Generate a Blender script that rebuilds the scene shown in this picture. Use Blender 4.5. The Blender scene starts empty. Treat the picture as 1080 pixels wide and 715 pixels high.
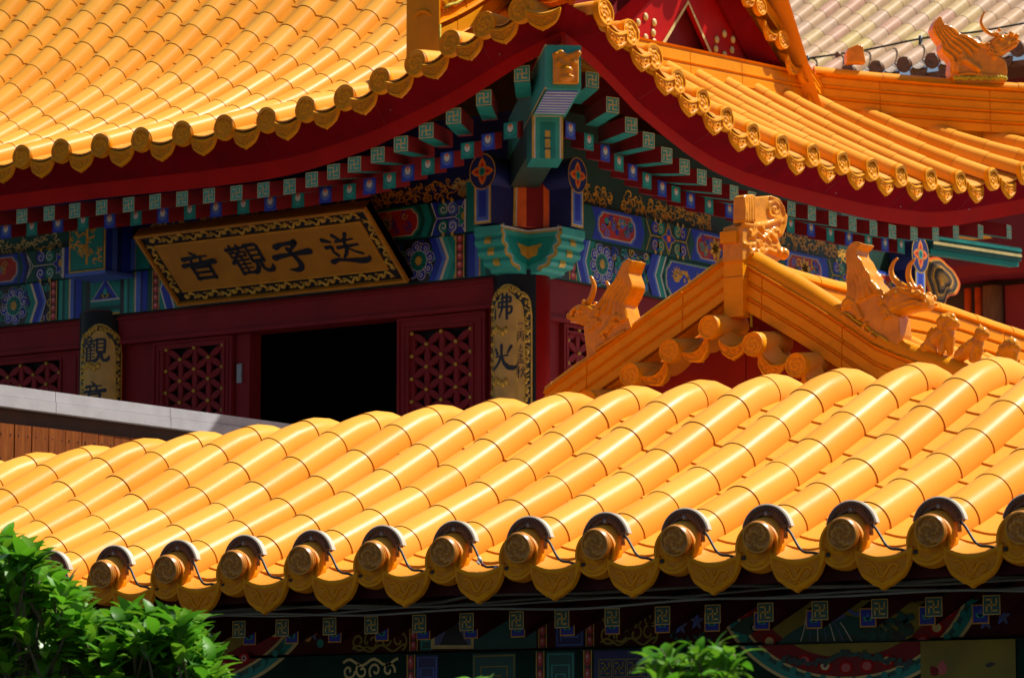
import bpy, bmesh, math, random
from math import sin, cos, pi, radians, sqrt, atan2
from mathutils import Vector, Matrix
from mathutils.geometry import tessellate_polygon
V = Vector
random.seed(7)
scene = bpy.context.scene
col = scene.collection

# ------------------------------------------------------------------ camera
FPX, CXP, CYP = 3720.0, 540.0, 357.5          # focal length and centre in the photograph's pixels
TH = radians(36.4); PI_ = math.atan(461 / 3720)
CAM = V((0, 0, 3.0))
FH = V((-sin(TH), cos(TH), 0)); RT = V((cos(TH), sin(TH), 0))
FW = FH * cos(PI_) + V((0, 0, 1)) * sin(PI_); UP = V((0, 0, 1)) * cos(PI_) - FH * sin(PI_)
cd = bpy.data.cameras.new('camera'); cam = bpy.data.objects.new('camera', cd); col.objects.link(cam)
M3 = Matrix((RT, UP, -FW)).transposed()
cam.matrix_world = Matrix.Translation(CAM) @ M3.to_4x4()
cd.sensor_width = 36; cd.lens = 36 * FPX / 1080; cd.clip_end = 3000; cd.clip_start = 0.1
cd.dof.use_dof = True; cd.dof.focus_distance = 13.5; cd.dof.aperture_fstop = 14
scene.camera = cam

# ------------------------------------------------------------------ sky, sun, exposure
SUN = V((0.31, 0.46, 0.83)).normalized()     # direction towards the sun
w = bpy.data.worlds.new('World'); scene.world = w; w.use_nodes = True
nt = w.node_tree
sky = nt.nodes.new('ShaderNodeTexSky'); sky.sky_type = 'NISHITA'; sky.sun_disc = False
sky.sun_elevation = math.asin(SUN.z); sky.sun_rotation = atan2(SUN.x, SUN.y)
sky.dust_density = 2.0; sky.air_density = 1.0
nt.links.new(sky.outputs[0], nt.nodes['Background'].inputs[0]); nt.nodes['Background'].inputs[1].default_value = 0.05
sl = bpy.data.lights.new('sun', 'SUN'); sl.energy = 5.0; sl.angle = radians(0.5); sl.color = (1, 0.94, 0.84)
so = bpy.data.objects.new('sun', sl); col.objects.link(so)
so.rotation_euler = SUN.to_track_quat('Z', 'Y').to_euler()
vs = scene.view_settings; vs.view_transform = 'Standard'; vs.look = 'None'; vs.exposure = 0.55; vs.gamma = 1
vs.use_curve_mapping = False
scene.render.film_transparent = False
scene.cycles.max_bounces = 8; scene.cycles.diffuse_bounces = 4; scene.cycles.glossy_bounces = 3
scene.cycles.caustics_reflective = False; scene.cycles.caustics_refractive = False

# ------------------------------------------------------------------ helpers
def hit(x, y, p, n):                           # where the line of sight of a photo pixel meets a real plane
    d = FW + RT * ((x - CXP) / FPX) - UP * ((y - CYP) / FPX)
    p = V(p); n = V(n)
    return CAM + d * ((p - CAM).dot(n) / d.dot(n))
def hitY(x, y, Y): return hit(x, y, (0, Y, 0), (0, 1, 0))
def hitX(x, y, X): return hit(x, y, (X, 0, 0), (1, 0, 0))
def ray_at(x, y, dist):
    return CAM + (FW + RT * ((x - CXP) / FPX) - UP * ((y - CYP) / FPX)) * dist
def lerp(a, b, t): return a + (b - a) * t
def crom(pts, n=4):                             # smooth curve through points given as tuples
    out = []; m = len(pts)
    for i in range(m - 1):
        a, b, c, d = pts[max(i - 1, 0)], pts[i], pts[i + 1], pts[min(i + 2, m - 1)]
        for j in range(n):
            u = j / n
            out.append(tuple(.5 * (2 * q + (r - p) * u + (2 * p - 5 * q + 4 * r - t_) * u * u + (3 * q - p - 3 * r + t_) * u ** 3) for p, q, r, t_ in zip(a, b, c, d)))
    out.append(tuple(pts[-1])); return out
def smooth(t):
    t = max(0, min(1, t)); return t * t * (3 - 2 * t)
def interp(tab, x):
    if x <= tab[0][0]:
        (a, b), (c, d) = tab[0], tab[1]; return b + (x - a) * (d - b) / (c - a)
    for (a, b), (c, d) in zip(tab, tab[1:]):
        if x <= c: return b + (x - a) * (d - b) / (c - a)
    (a, b), (c, d) = tab[-2], tab[-1]; return d + (x - c) * (d - b) / (c - a)

MATS = {}
def mat(name, base, rough=0.5, var=0.12, scale=6.0, hue=None, spec=0.5, coat=0.0, metal=0.0, bump=0.0, bscale=60.0, stretch=None, dirt=None, dscale=3.0, damt=0.4, trans=0.0):
    m = bpy.data.materials.new(name); m.use_nodes = True
    t = m.node_tree; N = t.nodes; Lk = t.links; b = N['Principled BSDF']
    g = N.new('ShaderNodeNewGeometry'); vec = g.outputs['Position']
    if stretch:
        mp = N.new('ShaderNodeMapping'); mp.inputs['Scale'].default_value = stretch; Lk.new(vec, mp.inputs[0]); vec = mp.outputs[0]
    nz = N.new('ShaderNodeTexNoise'); nz.inputs['Scale'].default_value = scale; nz.inputs['Detail'].default_value = 6; Lk.new(vec, nz.inputs['Vector'])
    rp = N.new('ShaderNodeValToRGB'); Lk.new(nz.outputs['Fac'], rp.inputs[0])
    c2 = hue or tuple(c * (1 - var) for c in base); c1 = tuple(min(1, c * (1 + var * 0.6)) for c in base)
    rp.color_ramp.elements[0].position = 0.32; rp.color_ramp.elements[1].position = 0.68
    rp.color_ramp.elements[0].color = (*c2, 1); rp.color_ramp.elements[1].color = (*c1, 1)
    out = rp.outputs[0]
    if dirt:
        n2 = N.new('ShaderNodeTexNoise'); n2.inputs['Scale'].default_value = dscale; n2.inputs['Detail'].default_value = 9; n2.inputs['Roughness'].default_value = 0.65
        Lk.new(vec, n2.inputs['Vector'])
        r2 = N.new('ShaderNodeValToRGB'); r2.color_ramp.elements[0].position = 0.52; r2.color_ramp.elements[1].position = 0.72
        r2.color_ramp.elements[0].color = (0, 0, 0, 1); r2.color_ramp.elements[1].color = (damt, damt, damt, 1)
        Lk.new(n2.outputs['Fac'], r2.inputs[0])
        mx = N.new('ShaderNodeMixRGB'); mx.inputs[2].default_value = (*dirt, 1)
        Lk.new(r2.outputs[0], mx.inputs[0]); Lk.new(out, mx.inputs[1]); out = mx.outputs[0]
    Lk.new(out, b.inputs['Base Color'])
    b.inputs['Roughness'].default_value = rough; b.inputs['Metallic'].default_value = metal
    b.inputs['Specular IOR Level'].default_value = spec; b.inputs['Coat Weight'].default_value = coat; b.inputs['Coat Roughness'].default_value = 0.15
    rr = N.new('ShaderNodeMapRange'); rr.inputs[3].default_value = rough * 0.85; rr.inputs[4].default_value = min(1, rough * 1.2)
    Lk.new(nz.outputs['Fac'], rr.inputs[0]); Lk.new(rr.outputs[0], b.inputs['Roughness'])
    if bump:
        nb = N.new('ShaderNodeTexNoise'); nb.inputs['Scale'].default_value = bscale; nb.inputs['Detail'].default_value = 4; Lk.new(vec, nb.inputs['Vector'])
        bp = N.new('ShaderNodeBump'); bp.inputs['Strength'].default_value = bump; bp.inputs['Distance'].default_value = 0.01
        Lk.new(nb.outputs['Fac'], bp.inputs['Height']); Lk.new(bp.outputs[0], b.inputs['Normal'])
    if trans:
        tr = N.new('ShaderNodeBsdfTranslucent'); Lk.new(out, tr.inputs[0])
        ms = N.new('ShaderNodeMixShader'); ms.inputs[0].default_value = trans
        Lk.new(b.outputs[0], ms.inputs[1]); Lk.new(tr.outputs[0], ms.inputs[2]); Lk.new(ms.outputs[0], N['Material Output'].inputs[0])
    MATS[name] = m; return m

# glazed tiles
GD = (0.40, 0.17, 0.03)
mat('glaze_a', (0.81, 0.355, 0.045), 0.34, 0.05, 3.0, spec=0.055, bump=0.03, bscale=45, dirt=GD, dscale=9, damt=0.08)
mat('glaze_b', (0.78, 0.322, 0.036), 0.36, 0.05, 3.0, spec=0.055, bump=0.03, bscale=45, dirt=GD, dscale=9, damt=0.10)
mat('glaze_c', (0.83, 0.38, 0.055), 0.32, 0.05, 3.0, spec=0.06, bump=0.03, bscale=45, dirt=GD, dscale=9, damt=0.06)
mat('glaze_pan', (0.74, 0.285, 0.010), 0.45, 0.10, 4.0, bump=0.05, bscale=40, dirt=(0.22, 0.12, 0.05), dscale=5, damt=0.35)
mat('glaze_trim', (0.86, 0.33, 0.004), 0.45, 0.14, 5.0, spec=0.12, bump=0.05, bscale=70, dirt=(0.30, 0.11, 0.01), dscale=14, damt=0.35)
mat('glaze_ridge', (0.80, 0.30, 0.003), 0.36, 0.10, 3.0, spec=0.14, bump=0.05, bscale=30, dirt=(0.42, 0.13, 0.005), dscale=5, damt=0.35)
mat('glaze_beast', (0.72, 0.27, 0.003), 0.21, 0.18, 14.0, spec=0.38, bump=0.08, bscale=60, dirt=(0.32, 0.12, 0.005), dscale=18, damt=0.45)
mat('lime_grout', (0.52, 0.42, 0.02), 0.8, 0.3, 20.0, bump=0.3, bscale=90)
mat('joint_dark', (0.40, 0.14, 0.010), 0.8, 0.2, 20.0)
mat('glaze_recess_shade', (0.74, 0.26, 0.003), 0.5, 0.15, 12.0, spec=0.2)  # darker glaze for relief hollows, their shading put into the colour
mat('shaded_lacquer', (0.06, 0.010, 0.010), 0.55, 0.3, 6.0, spec=0.1)  # darker copy of the maroon, under-eave shade put into the colour
mat('shaded_green', (0.006, 0.035, 0.027), 0.6, 0.3, 9.0, spec=0.1)  # green darkened the same way for the shaded front beam
mat('bronze_recess_shade', (0.44, 0.165, 0.015), 0.4, 0.2, 30.0)  # darker bronze for lamp disc hollows, relief shading painted in
mat('bronze_light', (0.62, 0.27, 0.03), 0.35, 0.2, 30.0)
for i, c in enumerate([(0.50, 0.33, 0.20), (0.52, 0.37, 0.19), (0.49, 0.29, 0.20), (0.51, 0.38, 0.16), (0.50, 0.34, 0.23)]):
    mat('pale_tile_%d' % i, c, 0.42, 0.12, 8.0, spec=0.04, bump=0.05, bscale=40, dirt=(0.30, 0.22, 0.15), dscale=14, damt=0.3)
mat('pale_pan', (0.26, 0.20, 0.16), 0.6, 0.25, 10.0)
mat('brown_trim', (0.26, 0.11, 0.05), 0.5, 0.3, 20.0)
# lacquer and paint
mat('maroon', (0.24, 0.018, 0.023), 0.48, 0.16, 4.0, spec=0.12, bump=0.03, bscale=30)
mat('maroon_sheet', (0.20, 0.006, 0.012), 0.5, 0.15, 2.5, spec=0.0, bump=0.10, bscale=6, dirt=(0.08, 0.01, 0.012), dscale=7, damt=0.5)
mat('red', (0.42, 0.006, 0.004), 0.42, 0.14, 5.0, spec=0.1, bump=0.04, bscale=25)
mat('red_paint', (0.42, 0.02, 0.012), 0.5, 0.2, 14.0)
mat('orange_red', (0.82, 0.13, 0.010), 0.5, 0.15, 14.0)
mat('teal', (0.0, 0.23, 0.20), 0.5, 0.18, 9.0, dirt=(0.0, 0.10, 0.09), dscale=20, damt=0.3)
mat('teal_dark', (0.0, 0.075, 0.065), 0.5, 0.2, 9.0)
mat('teal_light', (0.03, 0.34, 0.30), 0.5, 0.15, 9.0)
mat('green_dark', (0.008, 0.045, 0.03), 0.5, 0.25, 9.0)
mat('blue', (0.012, 0.035, 0.42), 0.5, 0.18, 9.0)
mat('blue_dark', (0.008, 0.015, 0.13), 0.5, 0.2, 9.0)
mat('blue_light', (0.07, 0.15, 0.58), 0.5, 0.15, 9.0)
mat('blue_grey', (0.10, 0.12, 0.30), 0.5, 0.2, 9.0)
mat('white_paint', (0.62, 0.60, 0.56), 0.55, 0.12, 12.0)
mat('pink', (0.55, 0.10, 0.11), 0.5, 0.15, 12.0)
mat('black_paint', (0.012, 0.012, 0.016), 0.4, 0.3, 12.0)
mat('gold', (0.62, 0.37, 0.05), 0.38, 0.25, 18.0, metal=0.35, bump=0.05)
mat('gold_paint', (0.55, 0.33, 0.04), 0.45, 0.25, 18.0)
mat('gold_pale', (0.62, 0.50, 0.20), 0.5, 0.2, 18.0)
mat('gold_scroll', (0.72, 0.34, 0.02), 0.5, 0.3, 14.0)
mat('yellow_paint', (0.24, 0.19, 0.01), 0.5, 0.25, 10.0)  # darkened to deepen the shade under the front eave
mat('gold_board', (0.46, 0.185, 0.006), 0.5, 0.14, 8.0, bump=0.15, bscale=300)
mat('gold_leaf', (0.64, 0.36, 0.075), 0.45, 0.25, 9.0, metal=0.0, bump=0.08, bscale=160, dirt=(0.60, 0.30, 0.04), dscale=9, damt=0.6)
mat('black_lacquer', (0.008, 0.009, 0.012), 0.4, 0.2, 8.0, spec=0.2)
mat('ink', (0.010, 0.012, 0.022), 0.4, 0.2, 8.0)
mat('void', (0.006, 0.006, 0.008), 0.9, 0.2, 4.0)  # near-black colour standing in for unlit space behind openings
mat('steel', (0.30, 0.30, 0.31), 0.45, 0.2, 20.0, metal=0.6)
# masonry and timber
mat('concrete', (0.42, 0.43, 0.46), 0.85, 0.10, 9.0, bump=0.35, bscale=160, dirt=(0.24, 0.22, 0.21), dscale=8, damt=0.35)
mat('plank', (0.21, 0.055, 0.006), 0.5, 0.3, 6.0, spec=0.2, bump=0.15, bscale=20, stretch=(9, 9, 0.8), dirt=(0.28, 0.10, 0.012), dscale=3, damt=0.4)
mat('plank_dark', (0.055, 0.03, 0.02), 0.7, 0.3, 8.0)
mat('paving', (0.06, 0.057, 0.053), 0.85, 0.15, 1.5, bump=0.2, bscale=30)
mat('stone', (0.42, 0.39, 0.35), 0.85, 0.15, 2.0, bump=0.2, bscale=30)
mat('plaster_red', (0.22, 0.012, 0.014), 0.75, 0.15, 2.0)
mat('timber_brown', (0.26, 0.14, 0.06), 0.6, 0.3, 8.0, stretch=(6, 6, 0.7))
# lamps and cables
mat('bronze', (0.13, 0.045, 0.012), 0.42, 0.35, 30.0, bump=0.1, bscale=120)
mat('bronze_red', (0.50, 0.17, 0.02), 0.30, 0.3, 30.0)
mat('lamp_tube', (0.62, 0.44, 0.15), 0.4, 0.12, 20.0)
mat('alloy', (0.60, 0.55, 0.44), 0.35, 0.15, 20.0)
mat('cable_black', (0.02, 0.018, 0.016), 0.5, 0.2, 20.0)
mat('cable_grey', (0.20, 0.21, 0.17), 0.6, 0.3, 6.0)
mat('cable_red', (0.35, 0.02, 0.02), 0.5, 0.2, 20.0)
mat('cable_white', (0.6, 0.6, 0.6), 0.5, 0.2, 20.0)
# leaves
mat('leaf', (0.10, 0.31, 0.010), 0.42, 0.4, 5.0, hue=(0.055, 0.20, 0.010), spec=0.25, trans=0.42)
mat('leaf_new', (0.14, 0.33, 0.015), 0.34, 0.3, 6.0, trans=0.40)
mat('leaf_old', (0.035, 0.13, 0.012), 0.28, 0.3, 6.0, trans=0.2)
mat('twig', (0.09, 0.065, 0.035), 0.8, 0.3, 30.0)

class MB:
    def __init__(s): s.v = []; s.f = []; s.m = []; s.s = []; s.names = []
    def mi(s, name):
        if name not in s.names: s.names.append(name)
        return s.names.index(name)
    def add(s, vs_, fs, m, sm=False):
        o = len(s.v); s.v += [tuple(q) for q in vs_]; k = s.mi(m)
        for f in fs: s.f.append([i + o for i in f]); s.m.append(k); s.s.append(sm)
    def obox(s, o, a, b, c, m):                # corner o and three edge vectors
        o, a, b, c = V(o), V(a), V(b), V(c)
        p = [o, o + a, o + a + b, o + b, o + c, o + a + c, o + a + b + c, o + b + c]
        fs = [(0, 3, 2, 1), (4, 5, 6, 7), (0, 1, 5, 4), (1, 2, 6, 5), (2, 3, 7, 6), (3, 0, 4, 7)]
        if a.cross(b).dot(c) < 0: fs = [f[::-1] for f in fs]
        s.add(p, fs, m)
    def box(s, x0, x1, y0, y1, z0, z1, m): s.obox((x0, y0, z0), (x1 - x0, 0, 0), (0, y1 - y0, 0), (0, 0, z1 - z0), m)
    def prism(s, pts, d, m, msides=None):      # planar 3-D outline pushed along d
        n = len(pts); pts = [V(p) for p in pts]; d = V(d)
        tri = tessellate_polygon([pts])
        nn = sum(((pts[i]).cross(pts[(i + 1) % n]) for i in range(n)), V((0, 0, 0)))
        pos = nn.dot(d) > 0
        q = pts + [p + d for p in pts]; fa = []; fb = []
        for t in tri:
            a, b, c = [pts[i] for i in t]; up = (b - a).cross(c - a).dot(d) > 0
            t = tuple(t)
            fb.append(tuple(i + n for i in (t if up else t[::-1]))); fa.append(t[::-1] if up else t)
        s.add(q, fa + fb, m)
        sd = []
        for i in range(n):
            j = (i + 1) % n; f = (i, j, j + n, i + n); sd.append(f if pos else f[::-1])
        s.add(q, sd, msides or m)
    def tube(s, pts, r, m, n=8, cap=True, flat=None):
        pts = [V(p) for p in pts]; k = len(pts)
        R = r if isinstance(r, (list, tuple)) else [r] * k
        vs_ = []; prev = None
        for i in range(k):
            t = (pts[min(i + 1, k - 1)] - pts[max(i - 1, 0)]).normalized()
            if prev is None: a = t.orthogonal().normalized()
            else: a = (prev - t * prev.dot(t)).normalized()
            prev = a; b = t.cross(a)
            for j in range(n):
                an = 2 * pi * j / n; vs_.append(pts[i] + (a * cos(an) + b * sin(an)) * R[i])
        fs = [(i * n + j, i * n + (j + 1) % n, (i + 1) * n + (j + 1) % n, (i + 1) * n + j) for i in range(k - 1) for j in range(n)]
        if cap: fs += [tuple(range(n))[::-1], tuple((k - 1) * n + j for j in range(n))]
        s.add(vs_, fs, m, True)
    def ball(s, c, r, m, nu=12, nv=8, ax=None):
        c = V(c); r = r if isinstance(r, (list, tuple)) else (r, r, r)
        ax = ax or (V((1, 0, 0)), V((0, 1, 0)), V((0, 0, 1)))
        vs_ = []
        for i in range(nv + 1):
            th = pi * i / nv
            for j in range(nu):
                ph = 2 * pi * j / nu
                vs_.append(c + ax[0] * (r[0] * sin(th) * cos(ph)) + ax[1] * (r[1] * sin(th) * sin(ph)) + ax[2] * (r[2] * cos(th)))
        fs = [(i * nu + j, (i + 1) * nu + j, (i + 1) * nu + (j + 1) % nu, i * nu + (j + 1) % nu) for i in range(nv) for j in range(nu)]
        s.add(vs_, fs, m, True)
    def loft(s, rings, m, closed=True, cap=True, sm=True):
        n = len(rings[0]); k = len(rings); vs_ = [p for r in rings for p in r]
        e = n if closed else n - 1
        fs = [(i * n + j, i * n + (j + 1) % n, (i + 1) * n + (j + 1) % n, (i + 1) * n + j) for i in range(k - 1) for j in range(e)]
        if cap and closed: fs += [tuple(range(n))[::-1], tuple((k - 1) * n + j for j in range(n))]
        s.add(vs_, fs, m, sm)
    def mesh(s, name):
        me = bpy.data.meshes.new(name); me.from_pydata(s.v, [], s.f)
        for nme in s.names: me.materials.append(MATS[nme])
        me.polygons.foreach_set('material_index', s.m); me.polygons.foreach_set('use_smooth', s.s)
        me.update(); return me
    def build(s, name, parent=None, origin=None):
        me = s.mesh(name)
        o = bpy.data.objects.new(name, me); col.objects.link(o)
        if origin is not None:
            me.transform(Matrix.Translation(-V(origin))); o.location = origin
        if parent is not None: put(o, parent)
        return o
WL = {}                                        # world locations of the things, for parenting without updates
def wloc(o):
    p = V(o.location); q = o.parent
    while q is not None: p += V(q.location); q = q.parent
    return p
def put(o, parent):
    o.location = V(o.location) - wloc(parent); o.parent = parent
def tag(o, label, cat, group=None):
    o['label'] = label; o['category'] = cat
    if group: o['group'] = group
    return o
def thing(name, label, cat, loc, group=None):
    o = bpy.data.objects.new(name, None); col.objects.link(o); o.location = loc; o.empty_display_size = 0.2
    return tag(o, label, cat, group)
def structure(o): o['kind'] = 'structure'; return o
def inst(me, name, loc, rot, parent):          # one more object on a shared mesh
    o = bpy.data.objects.new(name, me); col.objects.link(o)
    o.location = V(loc) - wloc(parent); o.rotation_euler = rot; o.parent = parent
    return o
def remeshed(mb, name, voxel, smooth_it=2, parent=None, origin=None, mname=None):
    me = mb.mesh('tmp'); o = bpy.data.objects.new('tmp', me); col.objects.link(o)
    r = o.modifiers.new('r', 'REMESH'); r.mode = 'VOXEL'; r.voxel_size = voxel; r.use_smooth_shade = True
    if smooth_it:
        sm_ = o.modifiers.new('s', 'SMOOTH'); sm_.iterations = smooth_it; sm_.factor = 0.5
    dg = bpy.context.evaluated_depsgraph_get()
    nm = bpy.data.meshes.new_from_object(o.evaluated_get(dg)); nm.name = name
    bpy.data.objects.remove(o); bpy.data.meshes.remove(me)
    nm.materials.clear(); nm.materials.append(MATS[mname or mb.names[0]])
    for p in nm.polygons: p.material_index = 0; p.use_smooth = True
    ob = bpy.data.objects.new(name, nm); col.objects.link(ob)
    if origin is not None: nm.transform(Matrix.Translation(-V(origin))); ob.location = origin
    if parent is not None: put(ob, parent)
    return ob

# ---- painted ornament: thin coloured shapes laid on a beam face
class Canvas:
    def __init__(s, mb, o, u, v, n, step=0.0006):
        s.mb = mb; s.o = V(o); s.u = V(u).normalized(); s.v = V(v).normalized(); s.n = V(n).normalized(); s.step = step
    def P(s, p, l): return s.o + s.u * p[0] + s.v * p[1] + s.n * (l * s.step)
    def px(s, x, y):
        q = hit(x, y, s.o, s.n) - s.o; return (q.dot(s.u), q.dot(s.v))
    def pxs(s, pts): return [s.px(*p) for p in pts]
    def poly(s, pts, m, l=1):
        q = [s.P(p, l) for p in pts]; tri = tessellate_polygon([q]); fs = []
        for t in tri:
            a, b, c = [q[i] for i in t]
            fs.append(tuple(t) if (b - a).cross(c - a).dot(s.n) > 0 else tuple(t)[::-1])
        s.mb.add(q, fs, m)
    def rect(s, u0, u1, v0, v1, m, l=1): s.poly([(u0, v0), (u1, v0), (u1, v1), (u0, v1)], m, l)
    def ell(s, c, rx, ry, m, l=1, n=20): s.poly([(c[0] + rx * cos(2 * pi * i / n), c[1] + ry * sin(2 * pi * i / n)) for i in range(n)], m, l)
    def ribbon(s, pts, wd, m, l=1, closed=False):
        k = len(pts); W = wd if isinstance(wd, (list, tuple)) else [wd] * k
        L_, R_ = [], []
        for i in range(k):
            a = pts[(i - 1) % k if closed else max(i - 1, 0)]; b = pts[(i + 1) % k if closed else min(i + 1, k - 1)]
            dx, dy = b[0] - a[0], b[1] - a[1]; d = sqrt(dx * dx + dy * dy) or 1
            nx, ny = -dy / d * W[i] / 2, dx / d * W[i] / 2
            L_.append((pts[i][0] + nx, pts[i][1] + ny)); R_.append((pts[i][0] - nx, pts[i][1] - ny))
        vs_ = [s.P(p, l) for p in L_ + R_]; fs = []
        flip = s.u.cross(s.v).dot(s.n) < 0
        for i in range(k if closed else k - 1):
            j = (i + 1) % k; f = (i + k, j + k, j, i); fs.append(f[::-1] if flip else f)
        s.mb.add(vs_, fs, m)
    def outline(s, pts, wd, m, l=1): s.ribbon(pts, wd, m, l, True)
    def spiral(s, c, r, turns, a0, hand, wd, m, l=1, n=None):
        n = n or int(14 * turns) + 4
        pts = [(c[0] + r * (1 - 0.85 * t) * cos(a0 + hand * 2 * pi * turns * t), c[1] + r * (1 - 0.85 * t) * sin(a0 + hand * 2 * pi * turns * t)) for t in [i / (n - 1) for i in range(n)]]
        s.ribbon(pts, wd, m, l)
    def petal(s, c, a, r, wd, m, l=1):
        pts = []
        for t in (0, .2, .45, .7, .88, 1): pts.append((r * t, wd * sin(pi * min(1, t ** 0.8)) if t < 1 else 0))
        pts += [(x, -y) for x, y in pts[-2:0:-1]]
        s.poly([(c[0] + x * cos(a) - y * sin(a), c[1] + x * sin(a) + y * cos(a)) for x, y in pts], m, l)
    # composed motifs
    def medallion(s, c, R, l=2, main='blue', second='teal'):
        for i in range(8):
            a = 2 * pi * i / 8 + .2; q = (c[0] + R * .74 * cos(a), c[1] + R * .74 * sin(a))
            s.ell(q, R * .29, R * .29, 'white_paint', l); s.ell(q, R * .26, R * .26, main, l + 1)
            s.spiral(q, R * .17, 1.2, a + pi, 1, R * .045, 'white_paint', l + 2)
        s.ell(c, R * .56, R * .56, 'white_paint', l + 3); s.ell(c, R * .53, R * .53, second, l + 4)
        for i in range(10): s.petal(c, 2 * pi * i / 10, R * .52, R * .14, 'teal_dark' if second == 'teal' else 'blue_dark', l + 5)
        for i in range(10): s.petal(c, 2 * pi * i / 10 + .1, R * .44, R * .09, second, l + 6)
        s.ell(c, R * .25, R * .27, 'black_paint', l + 7); s.ell(c, R * .22, R * .24, 'gold_paint', l + 8)
    def scrolls(s, u0, u1, v0, v1, n, mats_, l=2, r=(.02, .035), wd=.008, seed=1):
        rg = random.Random(seed)
        for i in range(n):
            c = (rg.uniform(u0 + .02, u1 - .02), rg.uniform(v0 + .02, v1 - .02)); rr = rg.uniform(*r)
            s.spiral(c, rr, rg.uniform(.9, 1.5), rg.uniform(0, 6.28), rg.choice((-1, 1)), wd, rg.choice(mats_), l + i % 3)
    def flames(s, u0, u1, v0, v1, n, m, l=2, seed=1, size=.035):
        rg = random.Random(seed)
        for i in range(n):
            u = lerp(u0, u1, (i + .5) / n) + rg.uniform(-.01, .01)
            for k in range(3):
                c = (u + rg.uniform(-.02, .02), rg.uniform(v0 + .01, v1 - .01)); rr = size * rg.uniform(.45, 1)
                h = rg.choice((-1, 1)); a0 = rg.uniform(0, 6.28); nn = 12
                pts = [(c[0] + rr * (1 - .8 * t) * cos(a0 + h * 5.5 * t), c[1] + rr * .8 * (1 - .8 * t) * sin(a0 + h * 5.5 * t)) for t in [j / (nn - 1) for j in range(nn)]]
                s.ribbon(pts, [.003 + .010 * sin(pi * j / (nn - 1)) for j in range(nn)], m, l + (i + k) % 3)
    def cartouche(s, u0, u1, v0, v1, field, rim, l=2, shape=.03, line='white_paint', sl=0.0):
        def shp(e):
            a, b, c, d = u0 + e, u1 - e, v0 + e * .6, v1 - e * .6; h = (c + d) / 2
            q = [(a + shape, c), (b - shape, c), (b - shape * .6, c + (d - c) * .14), (b - shape * .15, c + (d - c) * .24), (b, h), (b - shape * .15, d - (d - c) * .24), (b - shape * .6, d - (d - c) * .14), (b - shape, d),
                 (a + shape, d), (a + shape * .6, d - (d - c) * .14), (a + shape * .15, d - (d - c) * .24), (a, h), (a + shape * .15, c + (d - c) * .24), (a + shape * .6, c + (d - c) * .14)]
            return q
        for e, m in ((0, rim), (.014, 'gold_paint'), (.018, line), (.023, field)): s.poly(shp(e), m, l); l += 1
        return l
    def chevron(s, u, v0, v1, dirn, bands, l=2, depth=.04):
        h = (v0 + v1) / 2; x = u
        for wd, m in bands:
            x2 = x + dirn * wd
            s.poly([(x, v0), (x + dirn * depth, h), (x, v1), (x2, v1), (x2 + dirn * depth, h), (x2, v0)], m, l)
            x = x2
        return x
    def stripes(s, u, v0, v1, bands, l=2):
        for wd, m in bands: s.rect(u, u + wd, v0, v1, m, l); u += wd
        return u
    def beads(s, u0, u1, v0, v1, n, l=2, m='red_paint', hi='pink'):
        s.rect(u0, u1, v0, v1, 'black_paint', l); g = (u1 - u0) * .12
        s.rect(u0, u0 + g, v0, v1, 'gold_paint', l + 1); s.rect(u1 - g, u1, v0, v1, 'gold_paint', l + 1)
        r = (u1 - u0) * .36; hh = (v1 - v0) / n
        for i in range(n):
            c = ((u0 + u1) / 2, v0 + hh * (i + .5))
            s.ell(c, r, hh * .47, m, l + 2, 14); s.ell((c[0], c[1] + hh * .05), r * .62, hh * .3, hi, l + 3, 12); s.ell((c[0] - r * .1, c[1] + hh * .12), r * .25, hh * .1, 'white_paint', l + 4, 8)
    def manji(s, c, a, b, line, l=2, wd=.12):   # fret in a rectangle with half-size vectors a, b (2-D)
        def q(x, y): return (c[0] + a[0] * x + b[0] * y, c[1] + a[1] * x + b[1] * y)
        W = wd * sqrt(a[0] ** 2 + a[1] ** 2)
        s.outline([q(-.93, -.93), q(.93, -.93), q(.93, .93), q(-.93, .93)], W * 1.1, line, l)
        for pl in ([(-.55, .55), (0, .55), (0, -.55), (.55, -.55)], [(.55, .55), (.55, 0), (-.55, 0), (-.55, -.55)]):
            for p0, p1 in zip(pl, pl[1:]):
                dx, dy = p1[0] - p0[0], p1[1] - p0[1]; e = .12
                d = max(abs(dx), abs(dy)); ex, ey = dx / d * e, dy / d * e
                s.ribbon([q(p0[0] - ex, p0[1] - ey), q(p1[0] + ex, p1[1] + ey)], W * 1.25, line, l + 1)
# ------------------------------------------------------------------ glazed tile roofs
class Path:                                    # polyline measured by arc length
    def __init__(s, pts):
        s.p = [V(q) for q in pts]; s.c = [0]
        for a, b in zip(s.p, s.p[1:]): s.c.append(s.c[-1] + (b - a).length)
        s.L = s.c[-1]
    def at(s, x):
        if x <= 0: return s.p[0] + (s.p[1] - s.p[0]).normalized() * x
        for i in range(len(s.p) - 1):
            if x <= s.c[i + 1]: return s.p[i].lerp(s.p[i + 1], (x - s.c[i]) / max(1e-9, s.c[i + 1] - s.c[i]))
        return s.p[-1] + (s.p[-1] - s.p[-2]).normalized() * (x - s.L)
    def tan(s, x): return (s.at(x + .03) - s.at(x - .03)).normalized()

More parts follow.
